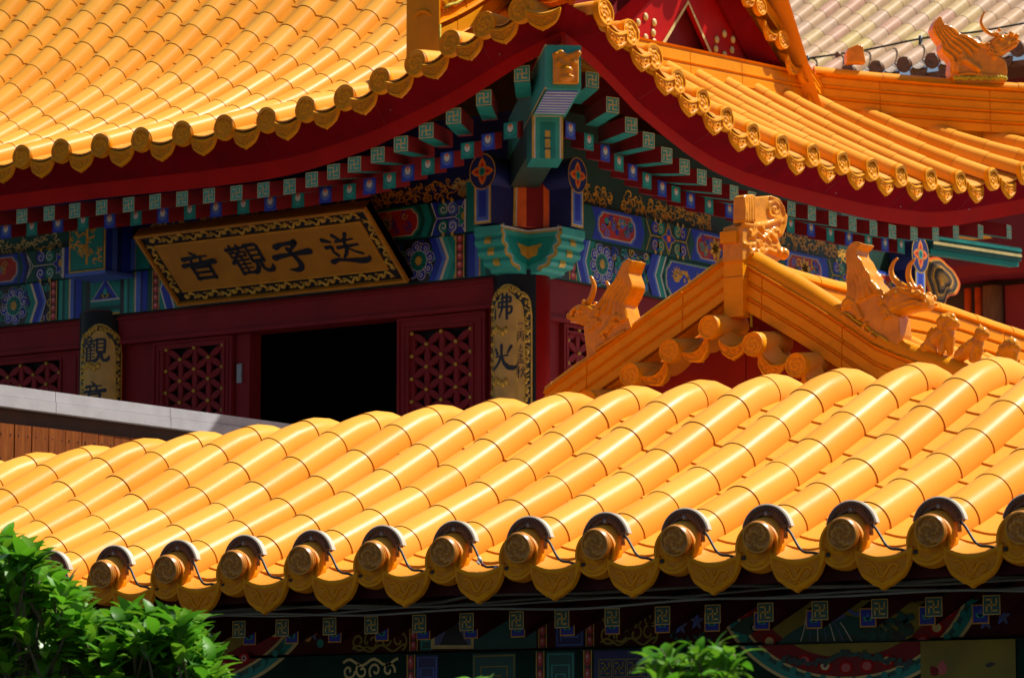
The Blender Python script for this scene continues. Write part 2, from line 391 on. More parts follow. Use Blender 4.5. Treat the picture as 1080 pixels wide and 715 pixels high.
def barrel_row(mb, path, side, seams, r1=.083, r0=.076, mats_=('glaze_a', 'glaze_b', 'glaze_c'), na=14, rng=random, a0=-.25, a1=None, lip=.004):
    side = V(side)
    a1 = pi - a0 if a1 is None else a1
    def ring(x, r):
        t = path.tan(x); n = side.cross(t)
        if n.z < 0: n = -n
        c = path.at(x); return [c + side * (r * cos(lerp(a0, a1, j / na))) + n * (r * sin(lerp(a0, a1, j / na))) for j in range(na + 1)]
    fl = side.cross(path.tan(.1)).z < 0
    for s0, s1 in zip(seams, seams[1:]):
        m = rng.choice(mats_); e = s1 + .012; dr = rng.uniform(-.0004, .0004)
        st = [(lerp(s0, e, q), lerp(r1, r0, q) + dr) for q in (0, .25, .5, .75, 1)]
        rings = [ring(x, r) for x, r in st]
        nv = na + 1; vs_ = [p for r in rings for p in r]
        fs = []
        for i in range(len(st) - 1):
            for j in range(na):
                f = (i * nv + j, i * nv + j + 1, (i + 1) * nv + j + 1, (i + 1) * nv + j); fs.append(f[::-1] if not fl else f)
        mb.add(vs_, fs, m, True)
        ri = ring(s0, r0 - .016); vv = rings[0] + ri
        fs = [(j, j + 1, nv + j + 1, nv + j) for j in range(na)]
        mb.add(vv, [f if not fl else f[::-1] for f in fs], 'joint_dark' if m.startswith('glaze') and s0 > .001 else m, False)

def pan_strip(mb, pa, pb, side, seams, depth=.055, m='glaze_pan', edge=.05, nw=6):
    side = V(side)
    La, Lb = pa.L, pb.L
    def ring(x, dz):
        a, b = pa.at(min(x, La)), pb.at(min(x, Lb)); d = (b - a); w_ = d.length; d = d / w_
        return [a + d * lerp(edge, w_ - edge, j / nw) + V((0, 0, -.016 - depth * sin(pi * j / nw) + dz)) for j in range(nw + 1)]
    nv = nw + 1
    end = max(La, Lb)
    for s0, s1 in zip(seams, seams[1:]):
        if s0 >= end: break
        r = [ring(s0, -.003), ring(s0, .006), ring(s1 + .01, -.001)]
        vs_ = [p for q in r for p in q]
        fs = [(i * nv + j, i * nv + j + 1, (i + 1) * nv + j + 1, (i + 1) * nv + j) for i in range(2) for j in range(nw)]
        u = (r[2][3] - r[1][3]).cross(r[1][4] - r[1][3]).z
        fs = [f if u < 0 else f[::-1] for f in fs]
        mb.add(vs_, fs, m, False)

def relief_disc(name, R, m='glaze_trim', thick=.03, rim=.012, amp=.004, kind=0):
    """round tile end, facing local -Y, with a raised rim and a coiled emblem"""
    mb = MB(); nr, na = 20, 48
    def h(r, a):
        x = r / R
        if x > .97: return -.004
        if x > .84: return .003 + rim * .35
        if x > .80: return 0
        if kind == 0:
            sp = sin(a * 2 + x * 15) * .7 + sin(a * 5 - x * 10 + 1) * .5
        else:
            sp = sin(a * 3 - x * 11) * .7 + sin(a * 7 + x * 16) * .45
        return amp * max(-.4, min(1, sp)) * (1 if x > .12 else .5)
    vs_ = [(0, -h(0, 0), 0)]
    for i in range(1, nr + 1):
        r = R * i / nr
        for j in range(na):
            a = 2 * pi * j / na; vs_.append((r * cos(a), -h(r, a), r * sin(a)))
    fs = [(0, 1 + j, 1 + (j + 1) % na) for j in range(na)]
    deep = []
    for i in range(nr - 1):
        for j in range(na):
            k = (j + 1) % na; f = (1 + i * na + j, 1 + (i + 1) * na + j, 1 + (i + 1) * na + k, 1 + i * na + k)
            (deep if h(R * (i + 1.5) / nr, 2 * pi * (j + .5) / na) < .0001 and i < nr - 1 else fs).append(f)
    mb.add(vs_, fs, m, True); mb.add(vs_, deep, 'glaze_recess_shade' if m.startswith('glaze') else ('bronze_recess_shade' if m.startswith('bronze') else m), True)  # hollows get the darker tone so the relief shows in flat light
    b = len(vs_) - na; rimv = vs_[b:]
    back = [(x, thick, z) for x, y, z in rimv]
    mb.add(rimv + back, [(j, na + j, na + (j + 1) % na, (j + 1) % na) for j in range(na)] + [tuple(na + j for j in range(na))], m, False)
    return mb.mesh(name)

def drip_shape(u):                              # lower edge of a drip tile, 0 at the shoulders, -1 at the tip
    tab = [(0, -1.0), (.07, -.93), (.18, -.86), (.32, -.82), (.46, -.71), (.60, -.60), (.72, -.52), (.83, -.38), (.93, -.18), (1.0, 0)]
    return interp(tab, abs(u))
def drip_mesh(name, Wd, H, conc, m='glaze_trim', thick=.014, depth=.10):
    """drip tile facing local -Y: concave upper edge, pointed lower edge, short pan behind"""
    mb = MB(); nu, nv = 30, 16
    top = lambda u: -conc * (1 - u * u)
    bot = lambda u: -.40 * H + .60 * H * drip_shape(u)
    def hh(u, v):
        if v > .92 or v < .11 or abs(u) > .93: return .004
        if v > .84 or v < .19 or abs(u) > .86: return .009
        return .0
    grid = []
    for i in range(nu + 1):
        u = -1 + 2 * i / nu; t, b = top(u), bot(u)
        grid.append([(u * Wd / 2 * (1 - .10 * (1 - v_) ** 2), -hh(u, v_), lerp(b, t, v_)) for v_ in [j / nv for j in range(nv + 1)]])
    vs_ = [p for c in grid for p in c]; n1 = nv + 1
    for nm, test in ((m, False), ('glaze_recess_shade' if m.startswith('glaze') else m, True)):  # sunken panel takes the painted-in recess shade
        mb.add(vs_, [(i * n1 + j, (i + 1) * n1 + j, (i + 1) * n1 + j + 1, i * n1 + j + 1) for i in range(nu) for j in range(nv) if (hh(-1 + 2 * (i + .5) / nu, (j + .5) / nv) < .0002) == test], nm, True)
    P3 = lambda u, v: V((u * Wd / 2 * (1 - .10 * (1 - v) ** 2), -.002, lerp(bot(u), top(u), v)))
    for pl, r in (([(-.62, .62), (-.45, .72), (-.28, .6), (-.2, .42), (-.05, .36), (.1, .48), (.2, .64), (.36, .7), (.5, .6), (.55, .48)], .0042), ([(-.5, .42), (-.38, .36), (-.3, .48), (-.4, .54)], .003), ([(.3, .4), (.42, .34), (.5, .42)], .003), ([(-.1, .72), (0, .62), (.08, .74)], .003), ([(-.08, .24), (.02, .3), (.12, .24)], .003)):
        mb.tube([P3(*q) for q in crom(pl, 3)], r * Wd / .2, m, 5)
    loop = [i * n1 for i in range(nu + 1)] + [nu * n1 + j for j in range(1, n1)] + [i * n1 + nv for i in range(nu - 1, -1, -1)] + [j for j in range(nv - 1, 0, -1)]
    L = [vs_[i] for i in loop]; k = len(L); bk = [(x, thick, z) for x, y, z in L]
    mb.add(L + bk, [(i, i + k, (i + 1) % k + k, (i + 1) % k) for i in range(k)], m, False)
    # pan behind the face
    r = []
    for y, dz in ((-.002, .0), (depth, depth * .55)):
        r.append([(u * Wd / 2 * .97, y, top(u) + dz) for u in [-1 + 2 * i / 10 for i in range(11)]])
    mb.add(r[0] + r[1], [(i, i + 1, 12 + i, 11 + i) for i in range(10)], 'glaze_pan', True)
    mb.add([(x, y, z - .012) for x, y, z in r[0] + r[1]], [(i + 1, i, 11 + i, 12 + i) for i in range(10)], m, True)
    return mb.mesh(name)

def ridge_sweep(mb, pts, side, h, w0, cap_r, bands=3, joint=.5, m='glaze_ridge', phase=.2, close=True, capm=('glaze_ridge',), cap=True, prof=None):
    """ridge of stepped mouldings with a row of cap tiles on top, along pts (its foot line)"""
    side = V(side).normalized(); P = Path(pts)
    if prof is None:
        prof = [(w0, 0)]
        for b in range(bands):
            z0 = h * b / bands; z1 = h * (b + 1) / bands; d = z1 - z0; w_ = w0 * (1 - .06 * b)
            prof += [(w_, z0 + .001), (w_, z0 + d * .62), (w_ * .99, z0 + d * .70), (w_ * .84, z0 + d * .76), (w_ * .82, z0 + d * .86), (w_ * .96, z0 + d * .93), (w_ * 1.05, z0 + d * .97)]
        prof += [(w0 * 1.02, h), (w0 * .55, h + .004)]
    full = prof + [(-x, z) for x, z in prof[::-1]]
    st = []; x = 0
    nst = max(2, int(P.L / .12))
    xs = [P.L * i / nst for i in range(nst + 1)]
    stn = [(q, 0) for q in xs]
    q = phase
    while q < P.L:
        stn += [(q - .004, 0), (q - .0025, 1), (q + .0025, 1), (q + .004, 0)]; q += joint
    stn.sort()
    rings = []
    for q, j in stn:
        c = P.at(q); rings.append([c + side * (a - (.006 if a > 0 else -.006) * j) + V((0, 0, b - .004 * j * (b > h * .9))) for a, b in full])
    n = len(full); k = len(rings); vs_ = [p for r in rings for p in r]
    fl = side.cross(P.tan(P.L / 2)).z > 0
    fs = []
    for i in range(k - 1):
        for j in range(n - 1):
            f = (i * n + j, i * n + j + 1, (i + 1) * n + j + 1, (i + 1) * n + j); fs.append(f if fl else f[::-1])
    mb.add(vs_, fs, m, False)
    if close:
        for r, d in ((rings[0], -1), (rings[-1], 1)):
            t = P.tan(P.L / 2) * d; tri = tessellate_polygon([r]); ff = []
            for a, b, c in tri:
                ff.append((a, b, c) if (r[b] - r[a]).cross(r[c] - r[a]).dot(t) > 0 else (c, b, a))
            mb.add(r, ff, m)
    if cap:
        cp = Path([P.at(q) + V((0, 0, h + cap_r * .18)) for q in xs])
        seams = [0]; L_ = joint * .62
        while seams[-1] < cp.L - .02: seams.append(min(cp.L, seams[-1] + L_))
        barrel_row(mb, cp, side, seams, cap_r * 1.05, cap_r, capm, na=14, a0=-.12)
        return cp

def bundle_roof(rows, seams_of, side, mb, r1=.083, r0=.076, mats_=('glaze_a', 'glaze_b', 'glaze_c'), pan='glaze_pan', rng=random, na=14, depth=.022, edge=.05):
    for k, P in enumerate(rows):
        barrel_row(mb, P, side, seams_of(P, k), r1, r0, mats_, na, rng)
    for k, (a, b) in enumerate(zip(rows, rows[1:])):
        L = max(a.L, b.L); s = [0.0]
        while s[-1] < L: s.append(s[-1] + .19)
        s[-1] = L; pan_strip(mb, a, b, side, s, depth, pan, edge)
# ------------------------------------------------------------------ ground and terrace
mb = MB(); mb.add([(-900, -900, 0), (900, -900, 0), (900, 900, 0), (-900, 900, 0)], [(0, 1, 2, 3)], 'paving'); structure(mb.build('ground'))
mb = MB(); mb.box(-22, -5.2, 12.6, 27, 0.004, 3.25, 'stone'); structure(mb.build('terrace'))

# ------------------------------------------------------------------ temple hall
PX, PY = -12.45, 17.0                          # corner pillar
CX, CY, CZ = -10.74, 15.08, 7.15               # eave corner
HZ0 = (-15.5, 18.0, 3.25)
hall = thing('temple_hall', 'large red temple hall with yellow glazed tiled roof, painted beams and open dark doorway', 'temple', HZ0)
MT = [(0, 6.79), (.24, 6.875), (.44, 6.95), (.655, 7.054), (.863, 7.173), (1.096, 7.309), (1.311, 7.446), (1.53, 7.61), (1.73, 7.77), (2.2, 8.19), (2.8, 8.80), (3.5, 9.55)]
def Mf(d): return interp(MT, d) if d >= 0 else 6.79 + .34 * d
FRONT = [(-13.206 - .33 * i, 15.516, 6.800) for i in range(16, 0, -1)] + [(-13.206, 15.516, 6.808), (-12.876, 15.474, 6.828), (-12.546, 15.423, 6.852), (-12.226, 15.348, 6.899), (-11.916, 15.275, 6.950), (-11.626, 15.213, 7.016), (-11.346, 15.153, 7.073), (-11.076, 15.118, 7.118)]
RIGHT = [(-10.787, 15.457, 7.125), (-10.838, 15.777, 7.073), (-10.904, 16.107, 7.002), (-10.971, 16.442, 6.925), (-11.027, 16.782, 6.871), (-11.087, 17.127, 6.826), (-11.130, 17.477, 6.788), (-11.148, 17.830, 6.772), (-11.15, 18.19, 6.768), (-11.15, 18.543, 6.770), (-11.15, 18.896, 6.778), (-11.146, 19.249, 6.787), (-11.13, 19.602, 6.809), (-11.11, 19.955, 6.840), (-11.06, 20.308, 6.900), (-11.01, 20.661, 6.981), (-10.94, 21.0, 7.06), (-10.86, 21.33, 7.16), (-10.78, 21.65, 7.27)]
EL_y = [(x, y) for x, y, z in FRONT] + [(CX, CY)]; EL_z = [(x, z) for x, y, z in FRONT] + [(CX, CZ)]
ER_x = [(CY, CX)] + [(y, x) for x, y, z in RIGHT]; ER_z = [(CY, CZ)] + [(y, z) for x, y, z in RIGHT]
def hipY(X): return CY + (CX - X) * 1.118
def hipX(Y): return CX - (Y - CY) / 1.118
rng = random.Random(3)
# front slope rows
rows = []
for X, Y0, z0 in FRONT:
    X += rng.uniform(-.004, .004); z0 += rng.uniform(-.003, .003)
    Y1 = 19.0 if X < -12.35 else max(Y0 + .35, min(19.0, hipY(X)))
    lift = z0 - Mf(Y0 - 15.516); n = 16; pts = []
    for i in range(n + 1):
        Y = lerp(Y0 - .01, Y1, (i / n) ** 1.15); t = (Y - Y0) / 1.7
        pts.append((X, Y, Mf(Y - 15.516) + lift * (1 - min(1, max(0, t))) ** 1.6))
    rows.append(Path(pts))
def seams_hall(P, k, L0=.235, L=.248):
    s = [0.0, L0]
    while s[-1] < P.L - .03: s.append(s[-1] + L + .012 * sin(s[-1] * 1.7) + rng.uniform(-.009, .009))
    s[-1] = P.L; return s
mb = MB(); bundle_roof(rows, seams_hall, (1, 0, 0), mb, .079, .0755, rng=rng, edge=.06)
# right slope rows
def Mr(d): return 6.77 + .50 * d + .05 * d * d
rrows = []
for X0, Y, z0 in RIGHT:
    if Y < 16.7: X1 = min(X0 - .3, hipX(Y))
    elif Y > 20.5: X1 = min(X0 - .3, -12.5 + (Y - 20.45) * 1.0)
    else: X1 = -12.46
    lift = z0 - Mr(-(X0 + 11.15)); pts = []
    for i in range(11):
        X = lerp(X0 + .01, X1, i / 10); t = -(X - X0) / (1.6 if Y < 18 else 3.2)
        pts.append((X, Y, Mr(-(X + 11.15)) + lift * (1 - min(1, max(0, t))) ** 1.5))
    rrows.append(Path(pts))
bundle_roof(rrows, lambda P, k: seams_hall(P, k, .29, .262), (0, 1, 0), mb, .072, .069, rng=rng, edge=.055)
# hidden rear slope closes the roof
mb.add([(-18.6, 19.0, 9.5), (-12.3, 19.0, 9.5), (-12.3, 20.3, 7.4), (-12.3, 22.6, 6.9), (-18.6, 22.6, 6.9), (-18.6, 20.3, 7.5)], [(0, 1, 2, 5), (5, 2, 3, 4)], 'glaze_b')
roof = mb.build('tiled_roof', hall)
# tile ends along the eaves
disc = relief_disc('eave_disc', .078, amp=.0045, rim=.010); disc_r = disc
drip = drip_mesh('drip_tile', .200, .125, .028)
for X, Y, z in FRONT:
    inst(disc, 'eave_disc', (X, Y - .022, z), (radians(-6), 0, 0), roof)
for (X, Y, z), (X2, Y2, z2) in zip(FRONT, FRONT[1:]):
    inst(drip, 'drip_tile', ((X + X2) / 2, (Y + Y2) / 2 - .012, (z + z2) / 2 - .030), (radians(-4), atan2(z - z2, X2 - X) * -1 * -1, 0), roof)
inst(drip, 'drip_tile', (-10.92, 15.09, 7.10), (radians(-4), 0, radians(20)), roof)
for X, Y, z in RIGHT:
    inst(disc, 'eave_disc', (X + .022, Y, z), (radians(-6), 0, radians(90)), roof)
for (X, Y, z), (X2, Y2, z2) in zip(RIGHT, RIGHT[1:]):
    inst(drip, 'drip_tile', ((X + X2) / 2 + .012, (Y + Y2) / 2, (z + z2) / 2 - .030), (radians(-4), 0, radians(90)), roof)

# eave boards under the tiles
def eave_strip(o0, dz0, o1, dz1, m, name, th=.02):
    mb = MB(); A = []; B = []
    xs = [-18.6 + (CX - o0 + 18.6) * i / 60 for i in range(61)]
    for x in xs: A.append((x, interp(EL_y, x) + o0, interp(EL_z, x) + (dz0 if not callable(dz0) else dz0(x, None))))
    for x in xs:
        f = (x + 18.6) / (CX - o0 + 18.6); x2 = -18.6 + (CX - o1 + 18.6) * f
        B.append((x2, interp(EL_y, x2) + o1, interp(EL_z, x2) + (dz1 if not callable(dz1) else dz1(x2, None))))
    ys = [CY + o0 + (21.9 - CY - o0) * i / 50 for i in range(1, 51)]
    for y in ys: A.append((interp(ER_x, y) - o0, y, interp(ER_z, y) + (dz0 if not callable(dz0) else dz0(None, y))))
    for y in ys:
        f = (y - CY - o0) / (21.9 - CY - o0); y2 = CY + o1 + (21.9 - CY - o1) * f
        B.append((interp(ER_x, y2) - o1, y2, interp(ER_z, y2) + (dz1 if not callable(dz1) else dz1(None, y2))))
    n = len(A)
    mb.add(A + B, [(i, i + 1, i + 1 + n, i + n) for i in range(60)], m)
    mb.add(A[60:] + B[60:], [(i, i + 1, i + 1 + n - 60, i + n - 60) for i in range(n - 61)], m)
    return mb.build(name, hall)
def LOWZ(x, y):
    if y is None: return interp([(-18.6, -.265), (-14.8, -.265), (-14.0, -.286), (-13.4, -.288), (-13.0, -.276), (-12.5, -.25), (-11.7, -.235), (-11.2, -.19), (-10.74, -.13)], x)
    return interp([(15.08, -.13), (16.0, -.152), (16.8, -.178), (17.3, -.194), (18.0, -.219), (18.66, -.236), (19.1, -.248), (19.7, -.268), (20.1, -.286), (21.9, -.29)], y)
def TOPZ(x, y): return LOWZ(x, y) * .64
eave_strip(.255, LOWZ, .235, TOPZ, 'red', 'eave_board')
sof = eave_strip(.232, lambda x, y: TOPZ(x, y) - .003, .06, -.02, 'maroon_sheet', 'eave_soffit')
for x in [-18 + .93 * i for i in range(8)]:     # seams and rivets of the sheet
    mb = MB(); mb.tube([(x, interp(EL_y, x) + .229, interp(EL_z, x) + TOPZ(x, None)), (x + .03, interp(EL_y, x) + .062, interp(EL_z, x) - .025)], .003, 'maroon', 5); mb.build('sheet_seam', hall)
    mb = MB(); mb.ball((x + .1, interp(EL_y, x) + .15, interp(EL_z, x) - .095), .006, 'steel', 6, 4); mb.build('rivet', hall)
for y in [15.6 + .78 * i for i in range(8)]:
    mb = MB(); mb.tube([(interp(ER_x, y) - .229, y, interp(ER_z, y) + TOPZ(None, y)), (interp(ER_x, y) - .062, y + .03, interp(ER_z, y) - .025)], .003, 'maroon', 5); mb.build('sheet_seam', hall)
    mb = MB(); mb.ball((interp(ER_x, y) - .21, y + .12, interp(ER_z, y) + TOPZ(None, y) + .02), .006, 'steel', 6, 4); mb.build('rivet', hall)

# rafters
def curtain(x, y, o, left):
    lo, hi = 17.0, 26.0
    def f(t):
        p = ray_at(x, y, t)
        return p.y - (interp(EL_y, p.x) + o) if left else -(p.x - (interp(ER_x, p.y) - o))
    for _ in range(60):
        m = (lo + hi) / 2
        if f(m) < 0: lo = m
        else: hi = m
    return ray_at(x, y, lo)
RAF_L = [(-6, 231.5), (23.3, 228.3), (52, 225.3), (79, 222.4), (107.4, 219), (135.8, 216), (163.8, 212.8), (192.3, 209.8), (220.6, 206.5), (249.5, 203.8), (278, 200.5), (305.6, 197), (329, 189.7), (352, 181.3), (374, 173.6), (398.6, 163.5), (423, 152), (449.7, 138), (478.5, 122.6), (510.4, 103.4), (550.7, 78)]
RAF_R = [(624.5, 84.5), (646, 111), (665.6, 132.4), (684, 148), (703, 164), (721.8, 176), (740, 187), (756, 196.5), (774, 203.7), (793, 210), (813, 215.5), (834.5, 220.5), (856, 225), (878, 231), (899, 236.6), (921, 241), (941, 244.5), (963.8, 246.7), (986.6, 246.7), (1008, 245), (1034, 244.5), (1064, 244.5)]
EYE_L = [(6.5, 244), (33.9, 241), (61.4, 237.5), (88, 234.5), (116, 233), (143.7, 230), (172, 227.5), (200.5, 223.5), (228, 221), (257, 217.5), (285.4, 214.5), (314.6, 211), (343.5, 206), (369, 202.5), (390, 196.8), (411, 191), (430.5, 183), (451.7, 176), (471.8, 169), (493.3, 159), (515, 149.8), (538.6, 138)]
EYE_R = [(601.3, 138), (620.8, 150), (638, 162), (652.4, 172.5), (667, 182), (682, 191), (698, 199.4), (712.6, 205), (728, 211.7), (747.5, 218), (769, 222.4), (790, 228.5), (812, 233), (833.5, 238), (855, 242), (875.4, 247.5), (895, 252), (915.7, 255), (933, 258), (950, 260)]
hipd = V((-(CX - PX), PY - CY, 0)).normalized()  # inward along the hip
def rafter(p, left, k, n):
    f = smooth((k - n + 10) / 10) if left else smooth((9 - k) / 10)
    if not left and k > 16: ind = V((-1, -.35 * smooth((k - 16) / 6), 0)).normalized()
    else: ind = ((V((0, 1, 0)) if left else V((-1, 0, 0))) * (1 - f * .85) + hipd * f * .85).normalized()
    face = (V((1, 0, 0)) if left else V((0, 1, 0)))
    face = (face - ind * face.dot(ind) * .5).normalized()
    hw, hh = .047, .045; up = V((0, 0, 1))
    sl_ = lerp(.20, -.03, f); d = ind + up * sl_
    mb = MB(); a = p - face * hw - up * hh
    mb.obox(a, face * 2 * hw, d * (lerp(.9, .44, min(1, f * 2.5)) if left else .40), up * 2 * hh, 'maroon')
    e = V((0, 0, -.0015)); gl = lerp(.22, .42, f); q = [a + e, a + face * 2 * hw + e, a + face * 2 * hw + d * gl + e, a + d * gl + e]
    mb.add(q, [(3, 2, 1, 0)], 'teal')
    r = mb.build('rafter', hall)
    mb = MB(); nrm = face.cross(up); nrm = nrm if nrm.dot(ind) < 0 else -nrm
    cv = Canvas(mb, p + nrm * .001, face, up, nrm)
    s = 1 if left else -1
    cv.rect(-hw, hw, -hh, hh, 'teal_light', 1); cv.manji((0, 0), (hw, 0), (0, hh), 'gold_pale', 2, .13)
    mb.build('rafter_end', r)
for k, (x, y) in enumerate(RAF_L): rafter(curtain(x, y, .28, True), True, k, len(RAF_L))
for k, (x, y) in enumerate(RAF_R): rafter(curtain(x, y, .28, False), False, k, len(RAF_R))
def inner(p, left, k, n, c):
    f = smooth((k - n + 9) / 10) if left else smooth((8 - k) / 10)
    ind = ((V((0, 1, 0)) if left else V((-1, 0, 0))) * (1 - f * .6) + hipd * f * .6).normalized()
    face = V((1, 0, 0)) if left else V((0, 1, 0)); up = V((0, 0, 1)); h = .047
    mb = MB(); a = p - face * h - up * h; d = ind + up * .22
    mb.obox(a, face * 2 * h, d * .14, up * 2 * h, 'maroon'); r = mb.build('inner_rafter', hall)
    mb = MB(); nrm = V((0, -1, 0)) if left else V((1, 0, 0))
    cv = Canvas(mb, p + nrm * .002, face, up, nrm); b = ('blue', 'blue_light') if c else ('teal', 'teal_light')
    cv.rect(-h, h, -h, h, b[0], 1); cv.ell((0, .006), .037, .038, b[1], 2); cv.ell((0, .010), .027, .029, 'blue_grey' if c else 'teal', 3)
    cv.ell((0, .014), .020, .023, 'white_paint', 4); cv.ell((0, .028), .010, .010, 'orange_red', 5, 12)
    mb.build('rafter_end', r)
for k, (x, y) in enumerate(EYE_L): inner(curtain(x, y, .50, True), True, k, len(EYE_L), k % 2 == 0)
for k, (x, y) in enumerate(EYE_R): inner(curtain(x, y, .50, False), False, k, len(EYE_R), k % 2 == 0)

# ridges, gable
RX = -12.356
def zs(Y): return Mf(Y - 15.516) + .06
mb = MB(); ridge_sweep(mb, [(RX, Y, zs(Y)) for Y in [15.90 + .16 * i for i in range(20)]], (1, 0, 0), .34, .12, .075, 3, .55)
rg = mb.build('gable_ridge', roof)
mb = MB(); mb.obox((RX - .12, 15.885, zs(15.9) - .16), (.24, 0, 0), (0, .012, 0), (0, 0, .72), 'glaze_ridge')
for z in (.12, .30): mb.obox((RX - .121, 15.8835, zs(15.9) - .16 + z), (.242, 0, 0), (0, .0014, 0), (0, 0, .004), 'joint_dark')
mb.tube([(RX + .124, 15.89, zs(15.9) - .12), (RX + .124, 15.89, zs(15.9) + .33)], .006, 'lime_grout'); mb.build('ridge_end_slab', rg)
mb = MB(); hp = [(CX - .14 - 1.50 * t, CY + .14 + 1.50 * 1.118 * t, 7.20 + .20 * t + .18 * t * t) for t in [i / 10 for i in range(11)]]
ridge_sweep(mb, hp, (hipd.y, -hipd.x, 0), .30, .11, .07, 3, .5); mb.build('hip_ridge', roof)
mb = MB(); ridge_sweep(mb, [(-12.475, Y, 7.665 + .049 * (Y - 18.35) - .27 + .12 * (1 - smooth((Y - 16.8) / 1.2))) for Y in [16.8 + .18 * i for i in range(22)]], (1, 0, 0), .27, .07, .05, 3, .62, cap=False, phase=.75)
mb.tube([(-12.53, 17.6 + .1 * i, 7.665 + .049 * (.1 * i - .75) + .004 + .006 * sin(i * 2.1)) for i in range(29)], .010, 'lime_grout', 6); mb.build('gable_foot_ridge', roof)
RH = V((1, 1, 0)).normalized()
def rhz(t): return 7.47 - .10 * t + .03 * t * t
mb = MB(); pts = [V((-12.50, 20.45, 0)) + V((1, 1, 0)) * t + V((0, 0, rhz(t))) for t in [.12 * i for i in range(15)]]
cp = ridge_sweep(mb, pts, (1, -1, 0), .315, .10, .052, 4, .78, phase=.45)
mb.build('hip_ridge', roof)
# rake of the gable: tile ends, cap band, boards
rk = MB(); rkp = [hitX(x, y, -12.37) for x, y in [(800, 7), (823.6, 42.5), (847.7, 78.4), (871, 114.6)]]
dY = rkp[3] - rkp[2]; 
rake = [rkp[0] + (rkp[0] - rkp[1]) * k for k in range(4, 0, -1)] + rkp
tops = []
for p in rake:
    P = Path([p + V((.0, 0, 0)), p + V((-.22, 0, .05))]); barrel_row(rk, P, (0, 1, 0), [0, P.L], .062, .058, ('glaze_ridge',))
apexY = 19.0
rn = V((0, -dY.z, dY.y)).normalized()
ridge_sweep(rk, [p + V((-.10, 0, 0)) + rn * .070 for p in rake], (1, 0, 0), .085, .07, .040, 2, 9, phase=20)
rko = rk.build('rake_edge', roof)
rdisc = relief_disc('eave_disc', .066, amp=.004, rim=.008); rdrip = drip_mesh('drip_tile', .17, .105, .03)
sl = atan2(dY.z, dY.y)
for i, p in enumerate(rake):
    inst(rdisc, 'eave_disc', p + V((.02, 0, 0)), (radians(-4), 0, radians(90)), roof)
    if i: 
        o = inst(rdrip, 'drip_tile', (p + rake[i - 1]) / 2 + V((.012, 0, -.03)), (0, 0, 0), roof); o.rotation_euler = Matrix.Rotation(sl * .75, 3, 'X').to_euler(); o.rotation_euler = (Matrix.Rotation(sl * .75, 3, 'X') @ Matrix.Rotation(radians(90), 3, 'Z')).to_euler()
mb = MB()   # gable field: pediment wall, barge boards with studs, shaded lining
Yc = 18.945
def G(x, y, X): q = hitX(x, y, X); return (q.y, q.z)
cv = Canvas(mb, (-12.62, 0, 0), (0, 1, 0), (0, 0, 1), (1, 0, 0), .003)
cv.poly([(17.2, 7.2), (20.7, 7.2), (19.0, 9.4)], 'maroon', 0)
A = G(722, 3, -12.56); Lb = G(697, 52, -12.56); Rb = G(750, 66, -12.56); R0 = G(750, 0, -12.56); R1 = G(789, 72, -12.56)
mR = (R1[1] - R0[1]) / (R1[0] - R0[0])
wd = R1[0] - Rb[0]
bz = 7.58
def xr(z): return R1[0] + (z - R1[1]) / mR
mi = (Rb[1] - A[1]) / (Rb[0] - A[0])
ztop = 8.9
out_R = [(xr(bz), bz), (xr(ztop), ztop)]
inR = [(A[0] + (bz - A[1]) / mi, bz), A]
c0 = A[0]
mL = lambda p: (2 * c0 - p[0], p[1])
poly = [inR[0], out_R[0], (c0, R1[1] + mR * (c0 - R1[0])), mL(out_R[0]), mL(inR[0]), A]
mb.prism([(-12.57, p[0], p[1]) for p in poly], (.035, 0, 0), 'red')
cv2 = Canvas(mb, (-12.533, 0, 0), (0, 1, 0), (0, 0, 1), (1, 0, 0), .003)
tri = [inR[0], A, mL(inR[0])]
cv2.ribbon(tri, .028, 'gold_pale', 1)
gb = mb.build('gable_board', hall)
mb = MB()  # sloping lining between the board and the rake tiles
for sgn in (1, -1):
    a0_, a1_ = out_R[0], (c0, R1[1] + mR * (c0 - R1[0]))
    b0_ = (rake[-1].y + .06, rake[-1].z - .13); b1_ = (rake[0].y - .1, rake[0].z + .05)
    f = lambda p: p if sgn > 0 else (2 * c0 - p[0], p[1])
    q = [f(a0_), f(a1_), f(b1_), f(b0_)]
    mb.add([(-12.536, *q[0]), (-12.536, *q[1]), (-12.43, *q[2]), (-12.43, *q[3])], [(0, 1, 2, 3)], 'maroon_sheet')
mb.build('rake_lining', hall)
sm_ = MB(); sm_.ball((0, 0, 0), (.012, .024, .026), 'gold_pale', 14, 8); stud = sm_.mesh('stud')
for cx_, cy_ in ((681, 32), (764, 50)):
    for dx, dy in ((0, -14), (9, -8) , (8, 3), (0, 8), (-9, 2), (-8, -8)):
        q = hitX(cx_ + dx, cy_ + dy, -12.53); inst(stud, 'stud', q, (0, 0, 0), gb)
for x, y in ((671.5, 40), (690, 45), (754, 60), (771, 66)): inst(stud, 'stud', hitX(x, y, -12.53), (0, 0, 0), gb)

# pillars
for x, y in ((PX, PY), (-15.857, PY), (-19.2, PY), (PX, 21.72)):
    mb = MB(); mb.tube([(x, y, 3.25), (x, y, 6.03)], .165, 'red', 32); mb.build('pillar', hall)

